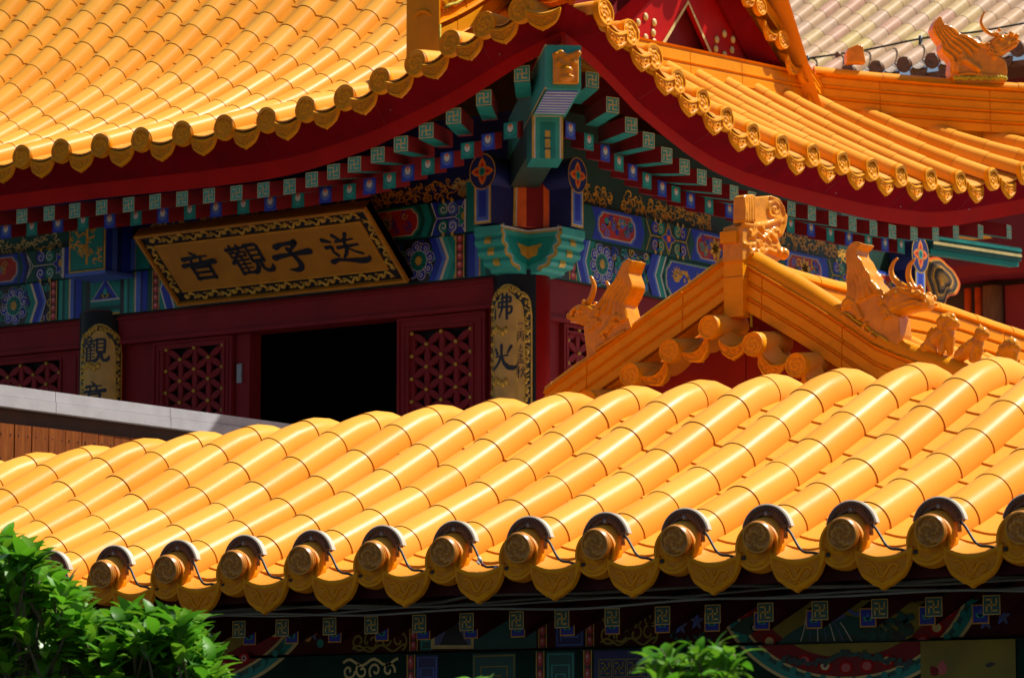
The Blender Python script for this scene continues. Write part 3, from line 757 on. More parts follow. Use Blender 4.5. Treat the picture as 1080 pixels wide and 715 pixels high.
# painted beams -----------------------------------------------------
FY = 16.90; FX = -12.35
mb = MB()
mb.box(-18.6, -12.36, FY, FY + .22, 6.001, 6.27, 'teal_dark')
mb.box(-18.6, -12.36, FY - .03, FY + .22, 6.274, 6.48, 'teal_dark')
mb.box(-18.6, -12.36, FY + .03, FY + .2, 6.483, 7.0, 'blue_dark')
cv = Canvas(mb, (0, FY, 0), (1, 0, 0), (0, 0, 1), (0, -1, 0))
cu = Canvas(mb, (0, FY - .03, 0), (1, 0, 0), (0, 0, 1), (0, -1, 0))
ct = Canvas(mb, (0, FY + .03, 0), (1, 0, 0), (0, 0, 1), (0, -1, 0))
U = lambda x, y: cv.px(x, y)[0]
z0, z1, z2, z3 = 6.003, 6.268, 6.276, 6.478
def lower_left(cv, umed, usign, blu):         # medallion field, chevrons, beads, stripes; usign +1 runs towards the pillar
    pass
# lower beam, left of the sign
cv.rect(-18.6, U(58, 310), z0, z1, 'black_paint', 1)
cv.scrolls(U(-40, 320), U(56, 310), z0, z1, 60, ('teal', 'blue', 'teal_light', 'gold_paint'), 2, seed=3)
cv.medallion((U(15, 318), (z0 + z1) / 2 - .005), .125, 3)
cv.chevron(U(27, 315), z0, z1, 1, [(.045, 'teal'), (.012, 'white_paint'), (.010, 'gold_pale'), (.05, 'blue'), (.022, 'blue_light'), (.006, 'white_paint')], 12, .055)
cv.beads(U(54, 310), U(61.5, 310), z0, z1, 5, 20)
cv.stripes(U(62, 310), z0, z1, [(.035, 'teal_light'), (.022, 'teal_dark'), (.035, 'teal'), (.008, 'gold_paint'), (.008, 'white_paint'), (.03, 'blue_light'), (.02, 'blue_dark'), (.05, 'blue')], 3)
cv.rect(U(91, 305), U(95.5, 305), z0, z1, 'black_paint', 4)
cv.rect(U(95.5, 305), U(127, 300), z0, z1, 'teal', 3)
a, b = U(96, 305), U(127, 300); c = (a + b) / 2
cv.poly([(a + .01, z0 + .10), (b - .01, z0 + .10), (c, z1 - .02)], 'white_paint', 5); cv.poly([(a + .02, z0 + .106), (b - .02, z0 + .106), (c, z1 - .03)], 'blue', 6)
cv.poly([(a + .06, z0 + .115), (b - .06, z0 + .115), (c, z1 - .09)], 'black_paint', 7); cv.petal((c, z0 + .115), pi / 2, .07, .02, 'teal_light', 8); cv.petal((c, z0 + .115), pi / 2 - .9, .04, .012, 'gold_paint', 8); cv.petal((c, z0 + .115), pi / 2 + .9, .04, .012, 'gold_paint', 8)
cv.ribbon([(a, z0 + .10), (b, z0 + .10)], .008, 'white_paint', 6); cv.rect(a, b, z0 + .03, z0 + .06, 'teal_dark', 5); cv.rect(a, b, z0, z0 + .012, 'gold_paint', 5)
for sx in (a + .03, b - .03): cv.spiral((sx, z1 - .04), .022, 1.1, 0, 1, .007, 'blue', 7)
cv.rect(U(127.5, 300), U(131, 300), z0, z1, 'black_paint', 4)
u = cv.stripes(U(131, 300), z0, z1, [(.03, 'teal_light'), (.02, 'teal_dark'), (.04, 'teal'), (.008, 'gold_paint'), (.008, 'white_paint'), (.04, 'blue_light'), (.02, 'blue_dark'), (.04, 'blue')], 3)
cv.beads(U(161, 296), U(168.5, 296), z0, z1, 5, 5)
cv.chevron(U(170, 295), z0, z1, -1, [(-.04, 'teal'), (-.012, 'white_paint'), (-.06, 'blue'), (-.012, 'white_paint'), (-.05, 'teal')], 4, .05)
cv.rect(U(186, 290), U(440, 270), z0, z1, 'blue_dark', 1)
# lower beam, right of the sign
cv.rect(U(395, 280), U(466, 275), z0, z1, 'black_paint', 1.5)
cv.scrolls(U(395, 280), U(462, 275), z0, z1, 50, ('teal', 'blue', 'teal_light', 'gold_paint'), 2, seed=5)
cv.medallion((U(442, 275), (z0 + z1) / 2), .118, 3)
cv.chevron(U(453, 272), z0, z1, 1, [(.05, 'blue'), (.03, 'blue_light'), (.010, 'gold_pale'), (.012, 'white_paint'), (.04, 'teal_light'), (.045, 'teal'), (.01, 'gold_paint')], 12, .055)
cv.rect(U(474, 272), U(483, 270), z0, z1, 'black_paint', 2); cv.scrolls(U(474, 272), U(483, 270), z0, z1, 4, ('blue', 'teal'), 3, seed=8)
cv.beads(U(481.5, 270), U(491, 268), z0, z1, 5, 20)
cv.stripes(U(491.5, 268), z0, z1, [(.02, 'blue_dark'), (.05, 'blue'), (.03, 'blue_light'), (.01, 'gold_paint'), (.04, 'teal'), (.2, 'teal_dark')], 4)
# upper beam
def cross_panel(cv, u0, u1, v0, v1, base, curls, l=2, line='white_paint'):
    cv.rect(u0, u1, v0, v1, base, l); h = (v0 + v1) / 2; d = (u1 - u0)
    for p in ([(u0 + d * .02, v0), (u0 + d * .22, h), (u0 + d * .02, v1)], [(u1, v0), (u1 - d * .20, h), (u1, v1)], [(u0 + d * .22, h), (u1 - d * .20, h)]): cv.ribbon(p, .006, line, l + 1)
    for s in (-1, 1):
        for q in (.42, .66):
            c = (u0 + d * q, h + s * (v1 - v0) * .27); r = min(.05, (v1 - v0) * .19)
            cv.ell(c, r * 1.25, r * 1.25, 'black_paint', l + 2); cv.ell(c, r * 1.1, r * 1.1, curls[0 if q < .5 else 1], l + 3); cv.spiral(c, r * .9, 1.3, pi / 2 * s, 1 if q > .5 else -1, .007, line, l + 4)
            cv.petal((c[0], c[1] + s * r * .9), s * pi / 2, .03, .012, 'gold_paint', l + 5)
def quarter_flower(cv, c, r, s, l=8, m='blue'):
    for k in (-1, 0, 1): cv.petal(c, (0 if s > 0 else pi) + k * .95, r, r * .30, 'white_paint', l); 
    for k in (-1, 0, 1): cv.petal(c, (0 if s > 0 else pi) + k * .95, r * .92, r * .26, m, l + 1)
    cv.ell(c, r * .34, r * .34, 'gold_paint', l + 2)
cu.rect(-18.6, U(22, 270), z2, z3, 'blue', 1)
cu.cartouche(U(-60, 280), U(24, 265), z2 + .01, z3 - .01, 'red_paint', 'blue_light', 2, .05)
cu.scrolls(U(-40, 280), U(14, 270), z2 + .04, z3 - .04, 16, ('blue_light', 'teal_light', 'gold_paint', 'white_paint'), 7, (.02, .032), .007, 4)
cu.chevron(U(24, 265), z2, z3, 1, [(.03, 'blue'), (.03, 'blue_dark'), (.008, 'white_paint')], 3, .04)
cross_panel(cu, U(30, 265), U(70, 262), z2, z3, 'teal_dark', ('blue', 'teal'), 2)
quarter_flower(cu, (U(69, 262), (z2 + z3) / 2), .085, -1)
cu.rect(U(69.5, 262), U(72, 262), z2, z3, 'white_paint', 12); cu.rect(U(72, 262), U(140, 255), z2, z3, 'blue', 12)
cu.stripes(U(128, 255), z2, z3, [(.04, 'blue_dark'), (.07, 'blue'), (.05, 'blue_light'), (.006, 'gold_paint'), (.12, 'teal')], 13)
cu.rect(U(150, 250), U(400, 230), z2, z3, 'blue_dark', 1)
cu.rect(U(385, 235), U(447, 230), z2, z3, 'teal_dark', 2)
cu.cartouche(U(385, 235), U(447, 228), z2 + .008, z3 - .008, 'red_paint', 'teal', 3, .05)
cu.scrolls(U(400, 235), U(441, 228), z2 + .03, z3 - .03, 13, ('blue', 'teal_light', 'teal', 'gold_scroll'), 8, (.02, .034), .008, 9)
cu.medallion((U(411, 232), (z2 + z3) / 2), .05, 12, 'red_paint', 'teal')
cu.chevron(U(447, 228), z2, z3, 1, [(.05, 'teal'), (.03, 'teal_dark'), (.008, 'white_paint')], 7, .04)
cross_panel(cu, U(455, 225), U(494, 222), z2, z3, 'blue', ('teal', 'blue_light'), 6)
quarter_flower(cu, (U(494, 222), (z2 + z3) / 2), .08, -1, 12, 'teal')
cu.rect(U(494, 222), U(497, 222), z2, z3, 'white_paint', 20); cu.rect(U(496, 222), U(520, 222), z2, z3 + .1, 'teal', 20)
# scroll boards above
ct.rect(-18.6, U(70, 240), 6.485, 6.78, 'teal_dark', 1); ct.flames(U(-20, 240), U(62, 240), 6.49, 6.59, 16, 'gold_pale', 2, 3)
ct.flames(U(150, 225), U(380, 200), 6.48, 6.60, 34, 'gold_scroll', 2, 4); ct.flames(U(385, 205), U(492, 190), 6.50, 6.63, 20, 'gold_scroll', 2, 6, .04)
ct.flames(U(478, 195), U(494, 190), 6.52, 6.63, 5, 'gold_pale', 5, 7, .04)
mb.build('painted_beam', hall)
mb = MB()
mb.box(FX - .22, FX, 17.12, 21.66, 6.001, 6.27, 'teal_dark'); mb.box(FX - .22, FX + .03, 17.12, 21.66, 6.274, 6.48, 'teal_dark'); mb.box(FX - .2, FX - .03, 17.12, 21.66, 6.483, 7.05, 'green_dark')
cv = Canvas(mb, (FX, 0, 0), (0, 1, 0), (0, 0, 1), (1, 0, 0)); cu = Canvas(mb, (FX + .03, 0, 0), (0, 1, 0), (0, 0, 1), (1, 0, 0)); ct = Canvas(mb, (FX - .03, 0, 0), (0, 1, 0), (0, 0, 1), (1, 0, 0))
U = lambda x, y: cv.px(x, y)[0]
cv.rect(17.12, 21.66, z0, z1, 'black_paint', 1)
cv.stripes(U(584, 285), z0, z1, [(.03, 'teal'), (.02, 'teal_dark'), (.03, 'blue_light')], 2); cv.beads(U(600, 290), U(608, 292), z0, z1, 5, 3)
cv.chevron(U(609, 288), z0, z1, -1, [(-.03, 'teal'), (-.008, 'white_paint'), (-.06, 'blue'), (-.03, 'blue_light'), (-.01, 'white_paint'), (-.05, 'teal')], 4, .05)
cv.scrolls(U(625, 285), U(690, 295), z0, z1, 110, ('teal', 'blue', 'teal_light', 'gold_paint', 'blue_light'), 5, (.02, .034), .009, seed=11)
cv.medallion((U(634, 278), (z0 + z1) / 2), .125, 9)
cv.chevron(U(687, 285), z0, z1, -1, [(-.07, 'blue'), (-.02, 'blue_light'), (-.012, 'white_paint'), (-.05, 'teal'), (-.012, 'white_paint'), (-.02, 'teal_dark')], 10, .06)
e = cv.cartouche(U(700, 290), U(772, 305), z0 + .012, z1 - .012, 'blue', 'teal', 10, .06)
# coiled dragon painted in gold
dz = (z0 + z1) / 2; du = U(705, 290)
path = [(du + .10 + .62 * t, dz + .055 * sin(t * 15) * (1 - .3 * t)) for t in [i / 40 for i in range(41)]]
cv.ribbon(path, [.010 + .026 * sin(pi * min(1, .1 + i / 42)) for i in range(41)], 'gold_scroll', e + 1)
for i in range(3, 40, 4):
    p = path[i]; cv.petal(p, 1.2 + i, .05, .010, 'gold_scroll', e + 2)
cv.ell((du + .08, dz + .01), .04, .03, 'gold_scroll', e + 2); cv.ell((du + .07, dz + .02), .008, .008, 'blue_dark', e + 3)
for k in range(5): cv.petal((du + .09, dz + .02), 1.2 + k * .5, .07, .010, 'gold_scroll', e + 1)
cv.scrolls(du + .02, du + .7, z0 + .04, z1 - .04, 12, ('gold_scroll',), e + 1, (.012, .02), .006, 13)
cv.rect(U(775, 305), 21.66, z0, z1, 'blue_dark', 2)
cu.rect(17.12, 21.66, z2, z3, 'teal_dark', 1)
def red_panel(a, b, seed, flower=False):
    cu.poly([(a - .05, z2), (a - .01, (z2 + z3) / 2), (a - .05, z3), (b + .05, z3), (b + .09, (z2 + z3) / 2), (b + .05, z2)], 'blue', 2)
    l = cu.cartouche(a, b, z2 + .012, z3 - .012, 'red_paint', 'blue_light', 3, .05)
    if flower:
        for k in range(7): cu.petal(((a + b) / 2, (z2 + z3) / 2), 2 * pi * k / 7, .075, .022, 'gold_scroll', l + 3)
    cu.scrolls(a + .035, b - .035, z2 + .03, z3 - .03, 26, ('blue_light', 'blue', 'gold_scroll', 'teal_light'), l, (.018, .034), .011, seed)
a1, b1 = U(625, 238), U(667, 248); a2, b2 = U(729, 262), U(770, 270)
red_panel(a1, b1, 21); red_panel(a2, b2, 22, True)
for k in range(1, 3): red_panel(a2 + (a2 - a1) * k, b2 + (a2 - a1) * k, 30 + k, k % 2 == 1)
for k in range(3):
    s = b1 + .10 + (a2 - a1) * k; t = a2 - .06 + (a2 - a1) * k; c = ((s + t) / 2, (z2 + z3) / 2)
    m1 = (s + t) / 2
    cross_panel(cu, s, m1, z2, z3, 'green_dark', ('blue', 'teal'), 4, 'gold_paint'); cross_panel(cu, m1, t, z2, z3, 'green_dark', ('teal', 'blue'), 4, 'gold_paint')
    for q in range(4): cu.petal(c, pi / 4 * 2 * q, .085, .028, 'gold_paint', 11); cu.petal(c, pi / 4 * 2 * q, .075, .022, 'blue', 12)
    cu.ell(c, .022, .022, 'orange_red', 13)
ct.rect(17.12, 21.66, 6.485, 6.9, 'green_dark', 1)
ct.flames(U(608, 200), U(648, 215), 6.50, 6.63, 10, 'gold_scroll', 2, 15, .042); ct.flames(U(660, 205), U(755, 235), 6.50, 6.63, 26, 'gold_scroll', 2, 16, .045)
for k in range(1, 2): ct.flames(U(660, 205) + 1.75 * k, U(755, 235) + 1.75 * k, 6.505, 6.62, 22, 'gold_scroll', 2, 16 + k, .045)
mb.build('painted_beam', hall)
# corner bracket: two crossing carved beam ends
Xp = -12.33
Yf = hitX(528, 238, Xp).y; Yc2 = hitX(557, 248, Xp).y; ztop = hitX(528, 237, Xp).z
xl = hitY(500, 240, Yf).x; Xf = hitY(593, 240, Yc2).x; Yr = hitX(617, 243, Xf).y
PROF = [(1, 0), (1, -.045), (.93, -.062), (.98, -.085), (.97, -.105), (.84, -.125), (.88, -.15), (.85, -.17), (.66, -.185), (.68, -.205), (.62, -.225), (.42, -.235), (.38, -.255), (0, -.27)]
def beam_end(org, out, Lo, wid_dir, wd, face_n):
    mb = MB(); org, out, wid_dir, face_n = V(org), V(out), V(wid_dir), V(face_n)
    pts = [org + V((0, 0, 0))] + [org + out * (Lo * a) + V((0, 0, b)) for a, b in PROF]
    mb.prism(pts, wid_dir * wd, 'teal_light')
    for a, b, m in ((.38, .62, 'gold'),):          # strap over the rolls of the end
        st = [org + out * (Lo * p + .004) + V((0, 0, q)) + wid_dir * wd * a for p, q in PROF[:-2]]
        e = [p + wid_dir * wd * (b - a) for p in st]
        k = len(st); mb.add(st + e, [(i, i + 1, i + 1 + k, i + k) for i in range(k - 1) if i in (2, 3, 5, 6, 8, 9)], m)
    cv = Canvas(mb, org, out, (0, 0, 1), face_n)
    pr = [(Lo * a, b) for a, b in PROF]
    cv.ribbon([(x - .012, z + .004) for x, z in pr[:-1]], .022, 'gold', 2); cv.ribbon([(x - .028, z + .012) for x, z in pr[:-1]], .006, 'white_paint', 3)
    cv.ribbon([(0, -.006), (Lo, -.006)], .012, 'white_paint', 3); cv.ribbon([(0, -.018), (Lo, -.018)], .008, 'gold', 2)
    inner = [(0, -.05), (Lo * .78, -.05), (Lo * .72, -.10), (Lo * .6, -.15), (Lo * .42, -.19), (0, -.215)]
    cv.poly(inner, 'teal', 1)
    cv.poly([(0, -.10), (Lo * .42, -.088), (Lo * .36, -.108), (Lo * .30, -.12), (Lo * .26, -.155), (Lo * .1, -.165), (0, -.178)], 'gold', 3)
    return mb.build('corner_bracket', hall)
beam_end((Xp, Yc2, ztop), (0, -1, 0), Yc2 - Yf, (-1, 0, 0), Xp - xl, (1, 0, 0))
beam_end((Xp, Yc2, ztop), (1, 0, 0), Xf - Xp, (0, 1, 0), Yr - Yc2, (0, -1, 0))
# upper beam ends: keyhole slabs with a painted flower
def keyhole(face_o, u, n, w_, zb, zt, r, back, cc):
    face_o, u, n = V(face_o), V(u), V(n); mb = MB()
    mb.obox(face_o - u * w_ / 2 + V((0, 0, zb)) - n * back, u * w_, n * back, V((0, 0, zt - zb)), 'blue_dark')
    c = face_o + V((0, 0, zt + r * .75)); ring = [c + u * (r * cos(2 * pi * i / 28)) + V((0, 0, r * 1.12 * sin(2 * pi * i / 28))) for i in range(28)]
    mb.prism([p - n * back * .8 for p in ring], n * back * .8, 'blue_dark')
    cv = Canvas(mb, face_o, u, (0, 0, 1), n)
    cv.rect(-w_ / 2, w_ / 2, zb, zt, 'gold', 1); cv.rect(-w_ / 2 + .012, w_ / 2 - .012, zb + .012, zt - .012, 'white_paint', 2); cv.rect(-w_ / 2 + .017, w_ / 2 - .017, zb + .017, zt - .017, 'blue_light', 3)
    cv.rect(-w_ * .22, w_ * .22, zb + .04, zt - .04, 'blue', 4)
    q = (0, zt + r * .75)
    cv.ell(q, r, r * 1.12, 'gold', 5, 28); cv.ell(q, r * .92, r * 1.04, 'blue_dark', 6, 28)
    for k in range(4):
        cv.petal(q, pi / 2 * k, r * .86, r * .30, 'gold_paint', 7); cv.petal(q, pi / 2 * k, r * .80, r * .25, 'orange_red', 8); cv.petal(q, pi / 2 * k, r * .62, r * .13, 'red_paint', 9)
    cv.ell(q, r * .27, r * .3, 'gold_paint', 10); cv.ell(q, r * .22, r * .25, 'teal', 11); cv.ell(q, r * .1, r * .12, 'teal_dark', 12)
    return mb.build('beam_end', hall)
Yk = Yf - .02
k1 = hitY(509, 236, Yk); k2 = hitY(509, 194, Yk)
keyhole((k1.x, Yk, 0), (1, 0, 0), (0, -1, 0), .125, k1.z, k2.z, .098, .24, 'L')
Xk = Xf + .02
k1 = hitX(609, 240, Xk); k2 = hitX(609, 198, Xk)
keyhole((Xk, k1.y, 0), (0, 1, 0), (1, 0, 0), .125, k1.z, k2.z, .098, .24, 'R')
# board between the beam ends, facing the corner
dv = -hipd; sd = V((dv.y, -dv.x, 0)); sd = sd if sd.dot(RT) > 0 else -sd
pb = V((Xp, Yc2, 0)) + dv * .02
def D(x, y): return hit(x, y, pb, dv)
mb = MB(); q = [D(541, 240), D(588, 242), D(586, 186), D(544, 186)]
mb.prism(q, hipd * .25, 'maroon')
cv = Canvas(mb, pb + dv * .002, sd, (0, 0, 1), dv)
for a, b, m, l in ((541, 588, 'gold', 1), (543.5, 585.5, 'white_paint', 2), (545, 584, 'orange_red', 3), (555, 573, 'maroon', 4)): cv.poly(cv.pxs([(a, 239), (b, 241), (lerp(b, 575, .06), 189), (lerp(a, 560, .06), 189)]), m, l)
mb.build('corner_board', hall)
# hip beams
def hipbox(px_c, w_px, y0, y1, qf, back, mname):
    p = V((PX + (CX - PX) * qf, PY + (CY - PY) * qf, 0))
    a = hit(px_c - w_px / 2, y1, p, dv); b = hit(px_c + w_px / 2, y1, p, dv); t = hit(px_c, y0, p, dv)
    mb = MB(); mb.obox(a, sd * (b - a).dot(sd), hipd * back, V((0, 0, t.z - a.z)), mname)
    return mb, a, (b - a).dot(sd), t.z - a.z
mb, a, w_, h_ = hipbox(577.5, 33, 120, 167, .60, .30, 'teal')
cv = Canvas(mb, a, sd, (0, 0, 1), dv)
cv.rect(0, w_, 0, h_, 'gold', 1); cv.rect(.012, w_ - .012, 0, h_ - .012, 'white_paint', 2); cv.rect(.02, w_ - .02, 0, h_ - .02, 'teal_light', 3); cv.rect(.045, w_ - .045, 0, h_ - .05, 'teal', 4)
cv.rect(w_ * .42, w_ * .58, .0, h_ * .62, 'gold', 6)
for z in (.05, .11): cv.rect(w_ * .38, w_ * .62, z, z + .01, 'teal_dark', 7)
mb.obox(a + hipd * .302 + V((0, 0, .06)), sd * w_, hipd * 1.1, V((0, 0, h_ - .06)), 'green_dark')
hb = mb.build('hip_beam', hall)
mb, a, w_, h_ = hipbox(594, 38, 48, 94, .90, 2.2, 'teal_light')
for i in range(9):
    d0 = .03 + i * .075; e = V((0, 0, -.003)); ze = a + e
    mb.add([ze + hipd * d0 + sd * .012, ze + hipd * d0 + sd * (w_ - .012), ze + hipd * (d0 + .045) + sd * (w_ - .012), ze + hipd * (d0 + .045) + sd * .012], [(0, 1, 2, 3)], 'blue_light')
    mb.add([ze + hipd * (d0 + .047) + sd * .012, ze + hipd * (d0 + .047) + sd * (w_ - .012), ze + hipd * (d0 + .072) + sd * (w_ - .012), ze + hipd * (d0 + .072) + sd * .012], [(0, 1, 2, 3)], 'white_paint')
for z in (0, h_ - .008): mb.obox(a + dv * .003 + V((0, 0, z)) - sd * .002, sd * .010, hipd * 1.2, V((0, 0, .010)), 'gold_pale')
hb = mb.build('hip_beam', hall)
mb = MB(); c = a + sd * w_ * .56 + V((0, 0, h_ * .46)) + dv * .005
o = c - sd * .07 - V((0, 0, .085)); mb.obox(o - dv * .02, sd * .14, dv * .05, V((0, 0, .15)), 'glaze_beast')
for k in range(5): mb.ball(c + sd * (-.055 + .03 * k) + V((0, 0, .07 + .012 * sin(k * 2))) + dv * .02, (.022, .022, .02), 'glaze_beast')
for s in (-1, 1): mb.ball(c + sd * .04 * s + V((0, 0, .03)) + dv * .03, .018, 'glaze_beast')
mb.ball(c + dv * .035 - V((0, 0, .015)), (.04, .03, .025), 'glaze_beast'); mb.ball(c + dv * .03 - V((0, 0, .055)), (.055, .03, .018), 'glaze_beast')
remeshed(mb, 'dragon_head', .007, 2, hb)
# beam head over the second pillar, with gold scroll panel
YB = 16.62; x0 = hitY(73, 262, YB); x1 = hitY(111, 258, YB); zb = hitY(92, 287, YB).z
mb = MB(); mb.box(x0.x, x1.x, YB, YB + .26, zb, 6.66, 'blue')
cv = Canvas(mb, (0, YB, 0), (1, 0, 0), (0, 0, 1), (0, -1, 0))
cv.rect(x0.x, x1.x, zb, 6.66, 'gold', 1); cv.rect(x0.x + .012, x1.x - .012, zb + .014, 6.66, 'teal_dark', 2); cv.rect(x0.x + .02, x1.x - .02, zb + .022, 6.66, 'teal', 3)
cx = (x0.x + x1.x) / 2
cv.flames(x0.x + .05, cx, zb + .06, 6.62, 7, 'gold_scroll', 4, 31, .03); cv.flames(cx, x1.x - .05, zb + .06, 6.62, 7, 'gold_scroll', 4, 32, .03); cv.ribbon([(cx, zb + .05), (cx, 6.6)], .02, 'gold_scroll', 4)
cs = Canvas(mb, (x1.x, 0, 0), (0, 1, 0), (0, 0, 1), (1, 0, 0))
cs.stripes(YB, zb, 6.66, [(.006, 'gold'), (.06, 'blue'), (.05, 'blue_light'), (.04, 'blue_dark'), (.1, 'blue')], 1)
mb.box(x0.x - .01, x1.x + .02, YB - .02, YB + .26, zb - .025, zb - .002, 'blue_light')
mb.build('beam_end', hall)
# black pillar head at the second pillar
# walls, lintel, doors
mb = MB(); mb.box(-18.6, -12.62, 16.935, 17.1, 5.806, 5.998, 'maroon'); mb.box(-18.6, -12.62, 16.915, 16.934, 5.806, 5.83, 'maroon'); mb.box(-18.6, -12.62, 16.92, 16.934, 5.965, 5.98, 'maroon')
mb.build('door_lintel', hall)
mb = MB(); mb.box(-12.56, -12.395, 17.165, 21.7, 5.74, 5.998, 'maroon'); mb.box(-12.394, -12.37, 17.165, 21.7, 5.74, 5.765, 'maroon'); mb.build('window_lintel', hall)
mb = MB()
for a, b in ((-18.6, -17.7), (-16.06, -15.42), (-14.72, -14.605), (-12.70, -12.6)): mb.box(a, b, 16.99, 17.1, 3.25, 5.805, 'maroon')
for a, b in ((17.165, 17.33), (18.35, 21.7)): mb.box(-12.56, -12.42, a, b, 3.25, 5.739, 'maroon')
mb.box(-18.6, -18.4, 17, 21.8, 3.25, 7.2, 'maroon'); mb.box(-18.6, -12.5, 21.8, 22, 3.25, 7.0, 'maroon')
mb.box(-16.4, -12.8, 18.6, 18.7, 3.25, 6.6, 'void'); mb.box(-16.4, -16.3, 17.12, 18.6, 3.25, 6.6, 'void'); mb.box(-12.9, -12.8, 17.2, 18.6, 3.25, 6.6, 'void'); mb.box(-16.4, -12.8, 17.12, 18.6, 6.0, 6.1, 'void')  # inner walls coloured near-black to give the doorway its darkness
mb.build('wall', hall)
mb = MB(); mb.box(-14.70, -14.66, 16.975, 16.989, hitY(250, 404, 16.98).z, hitY(250, 384, 16.98).z, 'steel'); mb.build('door_hinge', hall)
mb = MB(); 
sm2 = MB(); sm2.ball((0, 0, 0), (.013, .013, .013), 'gold_paint', 10, 6); lstud = sm2.mesh('stud')
def leaf(name, o, u, n, wid, zt, lat, studs0, dv_, du_, phase=0, dull=False):
    """panelled leaf with pierced lattice: o lower corner on the face, u along, n outwards; lat = (u0, u1, z0, z1)"""
    o, u, n = V(o), V(u), V(n); mb = MB(); zb = o.z; up = V((0, 0, 1))
    u0, u1, v0, v1 = lat
    def bar(a, b, c, d, t0, t1): mb.obox(o + u * a + up * (c - zb) + n * t0, u * (b - a), n * (t1 - t0), up * (d - c), 'maroon')
    bar(0, u0, zb, zt, -.05, 0); bar(u1, wid, zb, zt, -.05, 0); bar(u0, u1, v1, zt, -.05, 0); bar(u0, u1, zb, v0, -.05, 0)
    for e, t in ((.0, .012), (.035, .006)):
        a, b, c, d = e, wid - e, zb + e, zt - e; k = .016
        bar(a, a + k, c, d, .0005, t); bar(b - k, b, c, d, .0005, t); bar(a + k, b - k, d - k, d, .0005, t); bar(a + k, b - k, c, c + k, .0005, t)
    k = .014; bar(u0 - k, u0, v0 - k, v1 + k, .0006, .010); bar(u1, u1 + k, v0 - k, v1 + k, .0006, .010); bar(u0, u1, v1, v1 + k, .0006, .010); bar(u0, u1, v0 - k, v0, .0006, .010)
    lf = mb.build(name, hall)
    mb = MB(); mb.obox(o + u * u0 + up * (v0 - zb) - n * .07, u * (u1 - u0), n * .01, up * (v1 - v0), 'void')  # black sheet in place of the dark room behind the holes
    pts = []; nu = int(round((u1 - u0 - .03) / du_)) + 1
    su = (u1 - u0 - .03) / (nu - 1)
    for i in range(nu):
        z = v1 - .018 - (dv_ / 2 if (i + phase) % 2 else 0)
        while z > v0 + .01:
            pts.append((u0 + .015 + su * i, z, i)); z -= dv_
    R = max(dv_, sqrt(su * su + dv_ * dv_ / 4)) * 1.06
    for i, p in enumerate(pts):
        for q in pts[i + 1:]:
            dx, dy = q[0] - p[0], q[1] - p[1]; d = sqrt(dx * dx + dy * dy)
            if d > R: continue
            nx, ny = -dy / d, dx / d; ol = []
            for t in (0, .12, .3, .5, .7, .88, 1): ol.append((p[0] + dx * t, p[1] + dy * t, .006 + .015 * sin(pi * t)))
            P3 = [o + u * (x + nx * w2) + up * (y + ny * w2 - zb) for x, y, w2 in ol] + [o + u * (x - nx * w2) + up * (y - ny * w2 - zb) for x, y, w2 in ol[::-1]]
            mb.prism([pp - n * .035 for pp in P3], n * (.024 + .0007 * ((i * 7) % 5)), 'maroon')
    lt = mb.build('lattice', lf)
    for x, y, i in pts: inst(lstud, 'stud', o + u * x + up * (y - zb) - n * .004, (0, 0, 0), lf)
    return lf
hz = lambda x, y: hitY(x, y, 16.97)
leaf('window', (-17.7, 16.97, 3.6), (1, 0, 0), (0, -1, 0), 1.64, 5.80, (.12, 1.46, 4.2, hz(40, 381).z), 0, .14, .115)
A = hz(173, 368); B = hz(236, 362)
leaf('door_leaf', (-15.41, 16.97, 3.3), (1, 0, 0), (0, -1, 0), .68, 5.80, (A.x + 15.41, B.x + 15.41, 4.7, A.z + .01), 0, .14, .108)
A = hz(432, 350); B = hz(498, 345)
leaf('door_leaf', (-13.385, 16.97, 3.3), (1, 0, 0), (0, -1, 0), .68, 5.80, (A.x + 13.385, B.x + 13.385, 4.7, A.z + .005), 0, .14, .108)
hx = lambda x, y: hitX(x, y, -12.40)
A = hx(598, 330)
leaf('window', (-12.40, 17.34, 3.6), (0, 1, 0), (1, 0, 0), 1.0, 5.735, (A.y - 17.34, .88, 4.4, hx(598, 331).z), 0, .14, .115)
# rear corner seen past the pavilion
mb = MB(); p0, p1 = hitX(984, 262, -12.15), hitX(1077, 276, -11.95)
mb.obox(p0 + V((-.1, 0, 0)), p1 - p0, (.1, 0, 0), (0, 0, .10), 'teal_dark'); mb.obox(p0 + V((.001, 0, .03)), p1 - p0, (.006, 0, 0), (0, 0, .02), 'gold_pale'); mb.obox(p0 + V((.001, 0, .07)), p1 - p0, (.006, 0, 0), (0, 0, .02), 'teal'); mb.obox(p0 + V((-.09, 0, -.035)), p1 - p0, (.07, 0, 0), (0, 0, .033), 'teal'); mb.build('hip_beam', hall)
k = hitX(971, 310, -12.17); k2 = hitX(971, 282, -12.17)
keyhole((-12.17, k.y, 0), (0, 1, 0), (1, 0, 0), .14, k.z, k2.z, .12, .22, 'R')
mb = MB(); c = hitX(993, 291, -12.24); lobes = [(-.16, 0), (-.12, .09), (0, .12), (.1, .09), (.18, .06), (.24, 0), (.2, -.06), (.1, -.09), (.05, -.16), (-.06, -.17), (-.1, -.09)]
for i, (s, m) in enumerate(((1, 'orange_red'), (.9, 'gold_scroll'), (.82, 'plank_dark'), (.66, 'timber_brown'), (.56, 'gold_scroll'), (.48, 'plank_dark'), (.34, 'timber_brown'), (.24, 'gold_scroll'), (.14, "gold_scroll"))):
    mb.prism([c + V((i * .005 - .03, x * s * 1.3, z * s * 1.3 - .02)) for x, z in crom(lobes + lobes[:1], 5)[:-1]], (.006, 0, 0), m)
mb.build('carved_bracket', hall)
